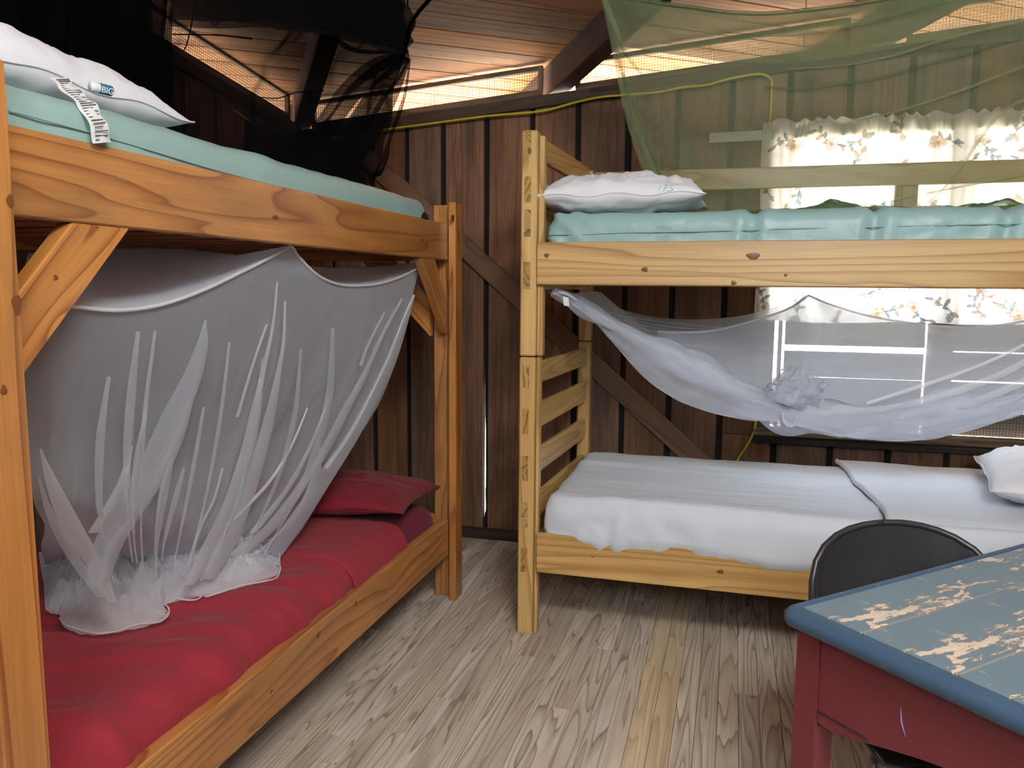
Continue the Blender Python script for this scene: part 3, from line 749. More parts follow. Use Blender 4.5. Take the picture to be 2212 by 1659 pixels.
# lower mattress of the orange bed, in red bedding
def red_top(y): return .425 + .01 * math.sin(y * 3)
softbox('mattress', XB_ + .04, XA - .040, .975, 2.985, .262, .424, .075, .024, lambda p, n: n * (.004 * fbm(p, 3, 5)), M_MAROON, 'mattress in a maroon fitted sheet on the bottom bunk of the orange bed', 'mattress')
def drape(xa, xb, ya, yb, ztop, zlow, r, off, nx, ny, wr, seed, endr=False, edgef=None):
    rows = []
    for i in range(ny + 1):
        y = ya + (yb - ya) * i / ny; row = []
        flat = (xb - r) - xa; arc = math.pi / 2 * r; side = (ztop - r) - zlow; tot = flat + arc + side
        for j in range(nx + 1):
            s_ = tot * j / nx; yo = 0
            if s_ < flat: p = V((xa + s_, y, ztop)); n = V((0, 0, 1))
            elif s_ < flat + arc: a = (s_ - flat) / r; p = V((xb - r + r * math.sin(a), y, ztop - r + r * math.cos(a))); n = V((math.sin(a), 0, math.cos(a)))
            else: p = V((xb, y, ztop - r - (s_ - flat - arc))); n = V((1, 0, 0))
            # long oblique folds
            q = (p.x * .85 + y * .55)
            f = wr * (fbm((p.x * 1.1 + y * .5, (y - p.x * .5) * 3.2, p.z), 1.6, seed, 3)) + wr * .35 * fbm(p, 5, seed + 4, 3)
            ye = edgef(s_ / tot) if (edgef and i == ny) else 0
            row.append(p + n * (off + max(-off * .5, f)) + V((0, ye, 0)))
        rows.append(row)
    return rows
sh = MB(); rr = drape(XB_ + .05, XA - .038, .985, 2.26, .424, .335, .075, .010, 70, 100, .018, 11); sh.grid(rr)
RS = sh.build('flat_sheet', M_RED); tag(RS, 'crimson flat sheet spread over the lower bunk of the orange bed', 'bed sheet')
sh = MB(); rr = drape(XB_ + .05, XA - .036, 2.20, 2.62, .424, .325, .075, .018, 70, 36, .008, 21); sh.grid(rr)
# a rolled lip where the sheet turns back
lipr = [[p + V((0, 0, 0)) for p in rr[0]], [p + V((0, -.012, -.004)) for p in rr[0]], [p + V((0, -.006, -.014)) for p in rr[0]]]
sh.grid(lipr); sh.build('folded_band', M_RED, RS)
P2, _ = pillow('pillow', (-1.60, 2.735, .428), (1, .10, 0), 0, .96, .50, .14, M_REDP, 'dark red pillow at the head of the red lower bunk', 8, (.03, -.05), .012)

# ------------------------------------------------------------------ right bunk bed
B2 = empty('bunk_bed', (.33, 3.25, 0), 'honey yellow pine bunk bed with slatted ends, under the window', 'bunk bed')
Y0, Y1 = 2.776, 3.755
XE = 1.40
def end_frame(xl, xr, back_dx, inner):
    """xl..xr = post width; inner = +1 when the bed is to the right"""
    pf = []
    for zz0, zz1 in ((0, 1.050), (1.0545, 1.848)):
        a = aabb('post', xl, xr, Y0, Y0 + .063, zz0, zz1, M_YELLOW, B2, 2, .005); pf.append(a)
        aabb('post', xl + back_dx, xr + back_dx, Y1 - .063, Y1, zz0, zz1 if zz1 < 1.2 else 1.838, M_YELLOW, B2, 2, .005)
    xm = (xl + xr) / 2
    for z0, z1 in ((.94, 1.022), (.768, .862), (.592, .686), (.416, .510), (.244, .336), (1.295, 1.392), (1.48, 1.575), (1.60, 1.69), (1.762, 1.848)):
        zc_ = (z0 + z1) / 2
        beam('end_slat', (xm, Y0 + .064, zc_), (xm + back_dx, Y1 - .064, zc_), (0, 0, 1), z1 - z0, .024, M_YELLOW, B2, .004)
        board('tenon', .024, z1 - z0, .002, M_ENDGR, (xm - .004, Y0 - .0004, zc_), (1, 0, 0), (0, 0, 1), B2, 0)
end_frame(-.744, -.686, .042, 1); end_frame(XE, XE + .058, .0, -1)
aabb('post_face', -.685, -.664, Y0 + .020, Y0 + .062, 1.0545, 1.832, M_YELLOW, B2, 2, .004) 
aabb('post_face', -.685, -.672, Y0 + .020, Y0 + .062, .0, 1.050, M_YELLOW, B2, 2, .004)
for z0, z1, y_ in ((1.311, 1.461, 0), (.248, .398, 0)):
    aabb('side_rail', -.672 if z0 < 1 else -.683, XE - .001, Y0 - .002, Y0 + .019, z0, z1, M_YELLOW, B2, 0)
    aabb('side_rail', -.641, XE - .001, Y1 - .04, Y1 - .01, z0, z1, M_YELLOW, B2, 0)
    for k in range(11):
        x = -.55 + k * .185
        aabb('slat', x - .035, x + .035, Y0 + .03, Y1 - .05, z0 + .05, z0 + .068, M_YELLOW, B2, 1)
aabb('guard_rail', -.640, XE - .001, Y1 - .062, Y1 - .036, 1.738, 1.828, M_YELLOW, B2, 0)
aabb('guard_stile', .632, .722, Y1 - .035, Y1 - .012, 1.462, 1.80, M_YELLOW, B2, 2)
aabb('guard_rail', -.640, XE - .001, Y1 - .062, Y1 - .036, 1.575, 1.58, M_YELLOW, B2, 0, 0) if False else None

for q in ((1393, 582, .012, .009), (1627, 553, .022, .012), (1585, 611, .009, .008), (1697, 594, .006, .005), (1181, 552, .009, .008), (1280, 1203, .006, .002), (1556, 1235, .012, .008)):
    knot(B2, q[0], q[1], 1, Y0 - .002, -1, q[2], q[3], (1, 0, 0))
def rb_disp(p, n):
    d = .006 * fbm(p, 2.2, 31) + .003 * fbm((p.x, p.y, p.z * .3), 8, 33)
    if n.y < -.3 or n.z > .2:
        for c in (.045, .42, .80): 
            t = (p.x - c - .03 * (p.z - 1.5) / .05 * .2) / .022
            d += -.017 * math.exp(-t * t) + .007 * math.exp(-(abs(t) - 1.6) ** 2)
        ed = math.exp(-((p.x + .62) / .09) ** 2)
        d += ed * .008 * math.sin(p.z * 70 + p.x * 60 + 2 * fbm(p, 9, 2))
        # creases that fan from the pinched places
        for c in (-.24, .045, .62):
            a = math.atan2(p.z - 1.49, p.x - c); rr_ = math.hypot(p.z - 1.49, p.x - c)
            d += .0035 * math.sin(a * 9) * math.exp(-(rr_ / .09) ** 2)
    return n * d
m2 = softbox('mattress', -.655, XE - .01, Y0 + .024, Y1 - .07, 1.400, 1.566, .052, .018, rb_disp, M_TEAL2, 'wrinkled teal vinyl mattress on the top bunk of the yellow bed', 'mattress')
sm = MB(); sm.tube([hit(x, y, 1, Y0 + .020) for x, y in ((1186, 507), (1260, 506), (1330, 503), (1500, 500), (1604, 497), (1700, 494), (1860, 491), (2000, 487), (2212, 483))], .0022, 80, 5); sm.build('seam', M_TEAL, m2)
P3, ax3 = pillow('pillow', (-.415, 2.985, 1.564), (1, .02, 0), 0, .61, .38, .150, M_WHITE, 'white crumpled pillow marked IFS in green, on the yellow top bunk', 14, (.0, -.02), .020)
# hand-lettered IFS in green on the side of the pillow
ink = MB()
def on_pillow(px, py):
    # nearest point of the pillow along the sight of the photograph, a hair proud of the cloth
    d = (FW + RT * ((px - 1106) / FPX) - UP * ((py - 829.5) / FPX)).normalized()
    Mi = WM[P3.name].inverted()
    ok, loc, nrm, _i = P3.ray_cast(Mi @ CAM, d)
    return (WM[P3.name] @ loc + nrm * .0012) if ok else None
P3.data.update(); bpy.context.view_layer.update()
for strokes in ([(1428, 400), (1423, 410)], [(1433, 400), (1446, 401)], [(1439, 400), (1436, 409), (1431, 413)], [(1434, 406), (1443, 405)], [(1456, 401), (1448, 403), (1449, 407), (1454, 409), (1450, 413), (1441, 413)]):
    pts = [on_pillow(*q) for q in strokes]; pts = [p for p in pts if p is not None]
    if len(pts) > 1: ink.tube(pts, .0011, 10, 4)
if ink.v: ink.build('marker_lettering', M_INK, P3)

# lower bedding of the yellow bed
def low_disp(p, n):
    d = .005 * fbm(p, 2.5, 41)
    if n.y < -.4:
        d += .026 * max(0, min(1, (p.x + .62) / .2)) + (.006 * math.sin(p.x * 9) if p.z < .4 else 0)
        d += .009 * math.sin(p.x * 46 + 40 * (p.z - .45) + 4 * fbm(p, 5, 9)) * max(0, 1 - abs(p.x + .38) / .45) * (.6 + fbm(p, 7, 3)) + .005 * fbm((p.x, 0, p.z * .6), 9, 12, 4)
    if n.z > .8: d += .010 * max(0, fbm((p.x * .5, p.y * 3.5, 0), 1.9, 45, 3)) + .004 * fbm((p.x * .4, p.y * 8, 0), 2, 46)
    ed = math.exp(-((p.x + .63) / .05) ** 2); d += ed * .003 * math.sin(p.y * 34 + p.z * 44)
    v = n * d
    if p.z < .42: v += V((0, 0, -.006 * max(0, math.sin(p.x * 7)) * 1))
    return v
m3 = softbox('mattress', -.655, XE - .012, Y0 + .012 + .0, Y1 - .05, .352, .535, .06, .017, low_disp, M_SHEET, 'mattress in a white fitted sheet on the bottom bunk of the yellow bed', 'mattress')
# the flat sheet over the pillow end
sw = MB(); rows = []
ny_, nx_ = 64, 60
def side_y(s_):
    # profile from back to front over the rounded edge and down the side
    yb_, yf_, r, zt_ = Y1 - .06, Y0 + .010, .062, .541
    flat = yb_ - (yf_ + r); arc = math.pi / 2 * r; side = .10; tot = flat + arc + side; q = s_ * tot
    if q < flat: return V((0, yb_ - q, zt_)), V((0, 0, 1))
    if q < flat + arc: a = (q - flat) / r; return V((0, yf_ + r - r * math.sin(a), zt_ - r + r * math.cos(a))), V((0, -math.sin(a), math.cos(a)))
    return V((0, yf_, zt_ - r - (q - flat - arc))), V((0, -1, 0))
for i in range(ny_ + 1):
    s_ = i / ny_; p, n = side_y(s_); row = []
    xe = .455 + .075 * s_ ** .8 + .008 * math.sin(s_ * 12)
    for j in range(nx_ + 1):
        x = xe + (XE - .02 - xe) * (j / nx_) ** 1.3
        lift = .014 * (1 if j > 0 else .2) + (.005 if 0 < j < 3 else 0)
        q = V((x, p.y, p.z)) + n * (lift + .005 * fbm((x, p.y, p.z), 3, 51)); row.append(q)
    rows.append(row)
sw.grid(rows); tag(sw.build('flat_sheet', M_SHEET), 'pale flat sheet covering the pillow end of the white lower bunk', 'bed sheet')
P4, _ = pillow('pillow', (1.16, 3.27, .548), (.18, 1, 0), 0, .66, .48, .17, M_WHITE, 'white pillow on the bottom bunk of the yellow bed, at right edge', 23, (0, .02), .016)

# ------------------------------------------------------------------ yellow cord
cd_ = MB()
pts = H([(455, 150), (500, 235), (560, 275), (600, 290)], 0, XL + .035)
pts = pts[1:] + H([(640, 300), (690, 300), (760, 291), (825, 281), (930, 267), (1060, 250), (1170, 240), (1240, 222), (1290, 211), (1350, 205), (1420, 199), (1480, 188), (1530, 183), (1560, 174), (1620, 162), (1650, 161), (1666, 172), (1667, 200), (1664, 250), (1659, 300), (1655, 400), (1648, 560), (1640, 760), (1636, 850), (1633, 905), (1629, 930), (1612, 965), (1598, 985), (1590, 1004)], 1, YB - .045)
cd_.tube(pts, .0055, 240, 7)
tag(cd_.build('extension_cord', M_CORD), 'thin yellow extension cord strung along the wall tops and down beside the window', 'cord')

# ------------------------------------------------------------------ mosquito nets
def HL(pts, x, ymax=2.93):
    out = []
    for a, b in pts:
        p = hit(a, b, 0, x)
        if p.y > ymax or p.y < 0: p = hit(a, b, 1, ymax)
        out.append(p)
    return out
# white box net over the red bed
nb = MB(); OFF = V((.012, 0, 0))
xf = XA - .06
rimF = H([(30, 618), (90, 648), (160, 660), (250, 668), (340, 657), (430, 627), (520, 585), (600, 545), (626, 531), (640, 550), (680, 590), (720, 610), (760, 616), (820, 611), (870, 594), (907, 575)], 0, xf)
rimR = HL([(60, 548), (240, 538), (420, 541), (610, 566), (700, 578), (800, 577), (905, 568)], XB_ + .09)
nb.loft([rimF, [a.lerp(b, .5) + V((0, 0, -.015)) for a, b in zip(cr(rimF, 9), cr(rimR, 9))], rimR], 70, 16, 0)
def pleat(seed, amp):
    def f(p, u, v):
        a = amp * (math.sin(u * 58 + 5 * fbm((u * 2, v, 0), 1, seed)) * .5 + fbm((u * 9, v * 1.2, 0), 1, seed)) * min(1, v * 2.2) * (1 if v < .97 else .6)
        return p + V((a, a * .3, 0))
    return f
F1 = H([(50, 780), (200, 790), (350, 790), (480, 790), (600, 785), (720, 790), (848, 790)], 0, xf - .05)
F2 = H([(66, 960), (180, 960), (300, 980), (400, 980), (500, 980), (620, 985), (757, 970)], 0, xf - .14)
F3 = H([(80, 1090), (170, 1100), (250, 1120), (330, 1130), (430, 1130), (540, 1135), (668, 1115)], 0, xf - .20)
F4 = H([(100, 1220), (180, 1225), (260, 1235), (330, 1240), (400, 1235), (500, 1225), (604, 1205)], 2, .455)
nb.loft([rimF, F1, F2, F3, F4], 150, 80, 0, pleat(3, .014))
G1 = HL([(100, 760), (250, 780), (450, 790), (650, 790), (820, 780)], XB_ + .12)
G2 = HL([(110, 960), (250, 960), (400, 970), (560, 970), (720, 960)], XB_ + .22, 2.8)
G3 = H([(130, 1150), (250, 1170), (380, 1180), (480, 1175), (600, 1150)], 2, .455)
nb.loft([rimR, G1, G2, G3], 90, 40, 0, pleat(9, .02))
# far end panel from the hook, gathered to the heap
E0 = [rimF[-1], rimR[-1]]
nb.loft([E0, [F1[-1], G1[-1]], [F2[-1], G2[-1]], [F3[-1], G3[-1].lerp(F3[-1], .5)], [F4[-1], F4[-1] + V((-.15, .02, 0))]], 16, 50, 0)
fx = xf - .10
def RB(Lp, Rp, mi=1, x=None, mb=nb, n=30):
    xs = x if x is not None else fx
    k_ = len(Lp)
    def pts(Q):
        out = []
        for q in Q:
            t = max(0, min(1, (q[1] - 600) / 620)); out.append(hit(q[0], q[1], 0, xf + .008 - .22 * t ** 1.3))
        return out
    mb.ribbon(pts(Lp), pts(Rp), n, mi, OFF, .004)
RB([(588, 608), (578, 700), (555, 800), (532, 890), (508, 985), (470, 1095), (415, 1205), (390, 1262)], [(590, 612), (583, 700), (566, 800), (550, 890), (532, 985), (500, 1095), (455, 1205), (412, 1262)])
RB([(605, 650), (600, 740), (588, 800), (567, 885), (542, 970), (512, 1060), (462, 1165), (430, 1250)], [(608, 650), (607, 740), (600, 800), (588, 885), (570, 970), (545, 1060), (506, 1165), (455, 1250)])
RB([(432, 690), (418, 735), (386, 810), (342, 890), (285, 1010), (235, 1090), (190, 1180), (176, 1260)], [(434, 692), (440, 740), (428, 810), (400, 890), (365, 1000), (312, 1085), (238, 1180), (205, 1265)], 0)
RB([(420, 770), (392, 850), (352, 950), (300, 1040), (225, 1160), (196, 1260)], [(424, 772), (412, 850), (384, 955), (340, 1045), (262, 1165), (222, 1265)], 0)
RB([(74, 968), (92, 1060), (128, 1150), (190, 1240), (222, 1300)], [(76, 968), (128, 1062), (178, 1152), (222, 1230), (244, 1300)], 1)
RB([(70, 1030), (92, 1120), (140, 1210), (200, 1290)], [(74, 1030), (112, 1120), (168, 1210), (222, 1285)], 0)
rq = random.Random(4)
for k_ in range(15):
    xs_, ys_ = rq.uniform(180, 780), rq.uniform(680, 1010); lim = 905 - (ys_ - 575) * .42
    if xs_ > lim - 20: xs_ = lim - 30 - rq.uniform(0, 60)
    xe_, ye_ = 210 + (xs_ - 180) * .62, rq.uniform(1200, 1262); wd_ = rq.uniform(7, 22)
    cvx = (xs_ - 430) * .16
    mid_ = [(xs_ + (xe_ - xs_) * t + cvx * math.sin(math.pi * t), ys_ + (ye_ - ys_) * t, t) for t in (0, .3, .6, .85, 1)]
    RB([(a, b) for a, b, t in mid_], [(a + .6 + wd_ * math.sin(math.pi * min(.96, t + .12)), b + 2) for a, b, t in mid_], 0)
RB([(272, 962), (240, 1050), (180, 1150)], [(276, 962), (262, 1050), (205, 1150)], 1)
RB([(860, 645), (815, 723), (772, 813), (738, 870), (690, 960), (640, 1040), (560, 1140), (480, 1200)], [(864, 645), (824, 723), (786, 813), (757, 870), (712, 960), (662, 1040), (590, 1140), (520, 1200)], 1)
RB([(886, 636), (861, 690), (829, 768), (784, 862), (740, 940), (690, 1010), (630, 1100), (560, 1190)], [(889, 640), (874, 700), (846, 790), (812, 862), (766, 948), (715, 1030), (668, 1105), (602, 1200)], 0)
RB([(886, 636), (862, 690), (831, 768), (786, 862), (742, 940), (692, 1010)], [(888, 640), (866, 690), (836, 770), (792, 864), (750, 944), (702, 1016)], 2)
RB([(822, 675), (800, 715), (780, 755), (768, 790)], [(824, 675), (804, 717), (786, 757), (776, 790)], 1)
RB([(565, 700), (540, 770), (515, 850), (500, 900)], [(568, 700), (545, 770), (521, 850), (508, 900)], 1)
RB([(700, 860), (665, 950), (610, 1050), (530, 1150)], [(704, 860), (674, 950), (624, 1050), (548, 1150)], 1)
RB([(470, 1010), (450, 1080), (420, 1140), (395, 1220)], [(474, 1010), (455, 1080), (427, 1140), (405, 1220)], 1)
RB([(655, 880), (620, 960), (570, 1040), (480, 1130)], [(657, 880), (624, 962), (576, 1044), (488, 1134)], 2)
nb.tube([p + V((.004, 0, -.002)) for p in rimF], .0042, 130, 6, 2)
nb.tube([p for p in rimR], .003, 60, 5, 1)
# heap of net lying on the sheet
def inside(poly, x, y):
    c = False; j = len(poly) - 1
    for i in range(len(poly)):
        if (poly[i][1] > y) != (poly[j][1] > y) and x < (poly[j][0] - poly[i][0]) * (y - poly[i][1]) / (poly[j][1] - poly[i][1]) + poly[i][0]: c = not c
        j = i
    return c
def heap(rows_px, z0, amp, seed, mi, nu=90, nv=46):
    R_ = [H(r, 2, z0) for r in rows_px]
    def dsp(p, u, v):
        e = min(1, 6 * u, 6 * (1 - u), 5 * (1 - v)) if True else 1
        h = abs(fbm(p, 9, seed, 4)) * amp * 1.6 + abs(math.sin(10 * fbm(p, 3.1, seed + 7, 2))) * amp * .5
        return V((p.x, p.y, z0 + h * max(0.15, e) + amp * .7 * max(0, e)))
    nb.loft(R_, nu, nv, mi, dsp)
hp1 = [[(84, 1200), (200, 1195), (320, 1205), (450, 1200), (604, 1198)],
       [(92, 1250), (200, 1265), (320, 1265), (450, 1250), (606, 1222)],
       [(110, 1310), (200, 1325), (290, 1315), (345, 1285), (440, 1268), (602, 1243)],
       [(130, 1335), (142, 1360), (200, 1374), (290, 1362), (358, 1340), (352, 1312), (400, 1298), (443, 1290), (520, 1272), (600, 1246)]]
heap(hp1, .446, .030, 3, 1); heap(hp1, .450, .050, 17, 1); 
hp2 = [[(100, 1215), (220, 1215), (360, 1220), (500, 1210), (590, 1204)],
       [(95, 1260), (220, 1262), (360, 1255), (480, 1240), (590, 1220)],
       [(98, 1325), (150, 1330), (250, 1310), (340, 1280), (430, 1266), (560, 1245)]]
heap(hp2, .452, .075, 29, 1); heap(hp2, .450, .055, 41, 1)
hem = H([(128, 1338), (142, 1362), (170, 1369), (215, 1375), (260, 1368), (300, 1358), (340, 1348), (362, 1338), (364, 1322), (348, 1312), (336, 1322), (346, 1336), (362, 1330), (352, 1308), (372, 1296), (400, 1300), (425, 1298), (438, 1288), (452, 1266), (462, 1258), (458, 1274), (444, 1292), (470, 1286), (520, 1272), (570, 1262), (598, 1250), (606, 1238), (600, 1226), (590, 1228), (604, 1216), (600, 1204), (580, 1208)], 2, .452)
nb.tube([p + V((0, 0, .004 + .012 * abs(fbm(p, 30, 3)))) for p in hem], .0022, 170, 5, 2)
for k in range(7):
    rg_ = random.Random(k + 50); x0_ = rg_.uniform(140, 480); y0_ = 1215 + rg_.uniform(0, 60)
    q = H([(x0_ + 26 * i + rg_.uniform(-8, 8), y0_ + rg_.uniform(-16, 16) - i * 2) for i in range(6)], 2, .46)
    nb.tube([p + V((0, 0, .05 + .02 * rg_.random())) for p in q], .0013, 50, 4, 1)
tag(nb.build('mosquito_net', [M_NETW, M_NETWF, M_NETWH]), 'white mosquito net hung under the orange top bunk, heaped on red sheet', 'mosquito net')

# white net under the yellow top bunk, twisted up like a hammock
nw = MB(); YF_, YR = Y0 + .06, Y1 - .16; ym = (YF_ + YR) / 2 - .05
top = [hit(1190, 629, 1, YF_), hit(1240, 633, 1, YF_ + .3), hit(1300, 633, 1, YR), hit(1330, 662, 1, YR), hit(1400, 682, 1, YR), hit(1490, 690, 1, YR), hit(1600, 682, 1, YR), hit(1700, 655, 1, YR), hit(1746, 637, 1, YR), hit(1800, 662, 1, YR), hit(1900, 686, 1, YR), hit(2000, 700, 1, YR), hit(2110, 700, 1, YR), hit(2230, 682, 1, YR), hit(2400, 652, 1, YR), hit(2480, 634, 1, YR)]
bun = [hit(1196, 630, 1, YF_), hit(1240, 650, 1, YF_ + .08), hit(1300, 688, 1, ym - .15), hit(1400, 742, 1, ym), hit(1500, 798, 1, ym), hit(1600, 850, 1, ym), hit(1700, 890, 1, ym), hit(1800, 908, 1, ym), hit(1920, 905, 1, ym), hit(2050, 890, 1, ym), hit(2150, 880, 1, ym), hit(2260, 850, 1, ym), hit(2400, 775, 1, ym), hit(2560, 655, 1, ym - .1)]
mid = [a.lerp(b, .5) + V((0, .06, -.01)) for a, b in zip(cr(top, 14), cr(bun, 14))]
def wav(p, u, v):
    a = .012 * fbm((u * 3, v * 9, 0), 1, 61) * math.sin(math.pi * v); return p + V((0, a, 0))
nw.loft([top, mid, bun], 110, 30, 0, wav)
rim2 = [hit(1746, 638, 1, YR - .01), hit(1700, 668, 1, YR - .2), hit(1620, 695, 1, YR - .3), hit(1540, 714, 1, YR - .4), hit(1470, 718, 1, ym), hit(1420, 716, 1, ym)]
rim3 = [hit(1746, 638, 1, YR - .01), hit(1800, 660, 1, YR - .2), hit(1880, 683, 1, YR - .3), hit(2000, 702, 1, YR - .35), hit(2110, 708, 1, YR - .4), hit(2230, 692, 1, YR - .4), hit(2400, 668, 1, YR - .4), hit(2540, 640, 1, YR - .4)]
nw.tube(rim2, .0045, 40, 5, 1); nw.tube(rim3, .0042, 40, 5, 1)
nw.loft([cr(top, 14)[8:], cr(rim3, 6)], 30, 6, 0) if False else None
# second sheet from the seam lines down to the bundle
topc = rim2[::-1] + rim3[1:]
bun2 = cr(bun, 28)[6:]
nw.loft([topc, [a.lerp(b, .5) for a, b in zip(cr(topc, 12), cr(bun2, 12))], bun2], 80, 24, 0, wav)
# the thick twisted bundle: several wrapped layers
def bundle_r(t): return .010 + .030 * math.sin(math.pi * min(1, t * 1.0)) ** 1.2 + .006 * math.sin(t * 31)
Pb = cr(bun, 120)
for layer, (rs, mi_, ph) in enumerate(((.55, 2, 0), (.85, 1, 1.2), (1.15, 1, 2.4), (1.5, 0, 4))):
    rows = []
    for i, p in enumerate(Pb):
        t = i / 119; tg = (Pb[min(i + 1, 119)] - Pb[max(i - 1, 0)]).normalized(); x_ = tg.cross(V((0, 1, 0))).normalized(); y_ = tg.cross(x_)
        row = []
        for k in range(15):
            a = 2 * math.pi * k / 14; rr_ = bundle_r(t) * rs * (1 + .28 * math.sin(3 * a + t * 34 + ph) + .16 * math.sin(5 * a - t * 50 + ph))
            row.append(p + x_ * math.cos(a) * rr_ + y_ * math.sin(a) * rr_)
        rows.append(row)
    if layer == 0: rows = rows[:68]
    nw.grid(rows, mi_)
# sagging lower skirt
low = [hit(1250, 655, 1, YF_ + .1), hit(1285, 690, 1, ym - .1), hit(1335, 752, 1, ym - .08), hit(1400, 822, 1, ym - .08), hit(1470, 866, 1, ym - .08), hit(1545, 893, 1, ym - .08), hit(1610, 905, 1, ym - .08), hit(1690, 912, 1, ym - .08), hit(1780, 935, 1, ym - .08), hit(1870, 948, 1, ym - .08), hit(1960, 952, 1, ym - .08), hit(2060, 938, 1, ym - .08), hit(2150, 912, 1, ym - .08), hit(2260, 866, 1, ym - .08), hit(2400, 800, 1, ym - .08), hit(2560, 660, 1, ym - .14)]
bl = cr(bun, 30)[1:]
midl = [a.lerp(b, .55) + V((0, -.05, -.012)) for a, b in zip(cr(bl, 14), cr(low, 14))]
nw.loft([[p + V((0, 0, .018)) for p in cr(bl, 14)], midl, low], 120, 18, 0, lambda p, u, v: p + V((0, .012 * math.sin(u * 70 + v * 5), .004 * math.sin(u * 46))))
nw.loft([[p + V((0, .03, .01)) for p in cr(bl, 14)], [p + V((0, .10, .006)) for p in midl], low], 90, 14, 0)
nw.tube([p for p in low], .0018, 120, 4, 1)
loop = H([(1690, 890), (1694, 912), (1706, 920), (1718, 916), (1724, 900)], 1, ym - .1); nw.tube(loop, .006, 20, 6, 1)
# folds fanning up to the right
def RF(Lp, Rp, mi=1, y=ym - .03): nw.ribbon(H(Lp, 1, y), H(Rp, 1, y), 24, mi, V((0, -.01, 0)), .004)
RF([(1870, 868), (1960, 838), (2060, 805), (2150, 770), (2240, 726)], [(1874, 874), (1962, 846), (2064, 812), (2154, 776), (2240, 733)], 2)
RF([(1890, 880), (1990, 858), (2090, 828), (2170, 795), (2240, 758)], [(1894, 890), (1996, 872), (2096, 842), (2176, 808), (2240, 772)], 1)
RF([(1930, 895), (2030, 880), (2120, 852), (2240, 800)], [(1934, 905), (2034, 894), (2126, 868), (2240, 818)], 1)
RF([(1940, 915), (2040, 905), (2140, 876), (2240, 838)], [(1942, 920), (2042, 912), (2142, 884), (2240, 845)], 1)
RF([(1760, 905), (1850, 915), (1960, 925), (2080, 915), (2200, 880)], [(1762, 912), (1850, 926), (1960, 936), (2080, 925), (2200, 890)], 0)
RF([(1700, 880), (1780, 885), (1860, 880), (1960, 868), (2060, 842)], [(1702, 896), (1780, 900), (1860, 894), (1962, 880), (2062, 852)], 1)
RF([(1640, 872), (1700, 900), (1760, 925), (1812, 945)], [(1648, 866), (1712, 892), (1775, 918), (1830, 943)], 1)
RF([(1740, 885), (1800, 910), (1860, 935)], [(1756, 880), (1820, 905), (1880, 932)], 1)
for a_ in range(7):      # fine stretch lines from the left hook
    y_e = 706 + a_ * 9; RF([(1275 + a_ * 8, 660 + a_ * 5), (1400, 690 + a_ * 7), (1560 - a_ * 8, y_e)], [(1276 + a_ * 8, 662 + a_ * 5), (1400, 692 + a_ * 7), (1560 - a_ * 8, y_e + 2)], 0, YR - .25)
# the poof of loose netting standing on the bundle
pf = hit(1722, 842, 1, ym - .02)
for s_, (sx_, sz_, sd, mi_) in enumerate(((.085, .075, 71, 0), (.07, .065, 77, 1), (.095, .055, 83, 0))):
    rows = []
    for i in range(25):
        th = math.pi * (.02 + .80 * i / 24); row = []
        for j in range(41):
            ph = 2 * math.pi * j / 40; d = V((math.sin(th) * math.cos(ph), math.sin(th) * math.sin(ph), math.cos(th)))
            rr_ = 1 + .35 * fbm(d, 1.6, sd, 3) + .10 * math.sin(7 * ph + 4 * th)
            row.append(pf + V((d.x * sx_, d.y * .06, d.z * sz_)) * rr_ + V((-.01 * s_, 0, -.01 * s_)))
        rows.append(row)
    nw.grid(rows, mi_)
# corner tape, ring and small label
nw.tube([hit(1205, 630, 1, YF_), hit(1222, 634, 1, YF_), hit(1246, 648, 1, YF_ + .05)], .006, 10, 7, 2)
NW = nw.build('mosquito_net', [M_NETW, M_NETWF, M_NETWH]); tag(NW, 'white mosquito net twisted up and slung under the yellow top bunk', 'mosquito net')
rg2 = MB(); c = hit(1189, 628, 1, YF_)
rg2.tube([c + V((.008 * math.cos(a), 0, .008 * math.sin(a))) for a in np.linspace(0, 6.2, 12)], .0012, 24, 5)
c2 = c + V((-.008, 0, .012)); rg2.tube([c2 + V((.006 * math.cos(a), 0, .007 * math.sin(a))) for a in np.linspace(.4, 4.6, 10)], .0012, 20, 5); rg2.build('hanging_ring', M_STEEL, NW)
lb2 = MB(); q = H([(1216, 640), (1228, 643), (1230, 662), (1218, 660)], 1, YF_ - .006); lb2.v += q + [p + V((0, .0015, 0)) for p in q]; lb2.f += [(0, 1, 2, 3), (7, 6, 5, 4), (0, 4, 5, 1), (1, 5, 6, 2), (2, 6, 7, 3), (3, 7, 4, 0)]; lb2.mi += [0] * 6
lb2.build('sewn_label', M_LABEL, NW, False)

# green net over the yellow top bunk
ng = MB(); yg = 3.20
def gy(py): return 2.84 + .36 * max(0, min(1, py / 430))
def _HG(pts, ax, val):
    out = []
    for a, b in pts:
        p = hit(a, b, 1, gy(b)); p.z = min(p.z, zc(p.x, p.y) - .03); out.append(p)
    return out
HG = _HG
gr0 = [(1275, -120), (1400, -105), (1600, -95), (1800, -110), (2000, -120), (2300, -110)]
R0 = HG([(1288, -60), (1300, -10), (1378, 0), (1440, 9), (1490, 15), (1570, 26), (1660, 29), (1760, 20), (1830, 11), (1910, -2), (2010, -22), (2120, -45), (2260, -80), (2500, -130)], 1, yg)
R0[0] = HG([(1296, -12)], 0, 0)[0]; R0[1] = HG([(1332, -7)], 0, 0)[0]
R1 = HG([(1322, 110), (1400, 112), (1500, 125), (1620, 140), (1740, 138), (1860, 120), (1980, 95), (2100, 70), (2260, 40), (2500, -20)], 1, yg + .02)
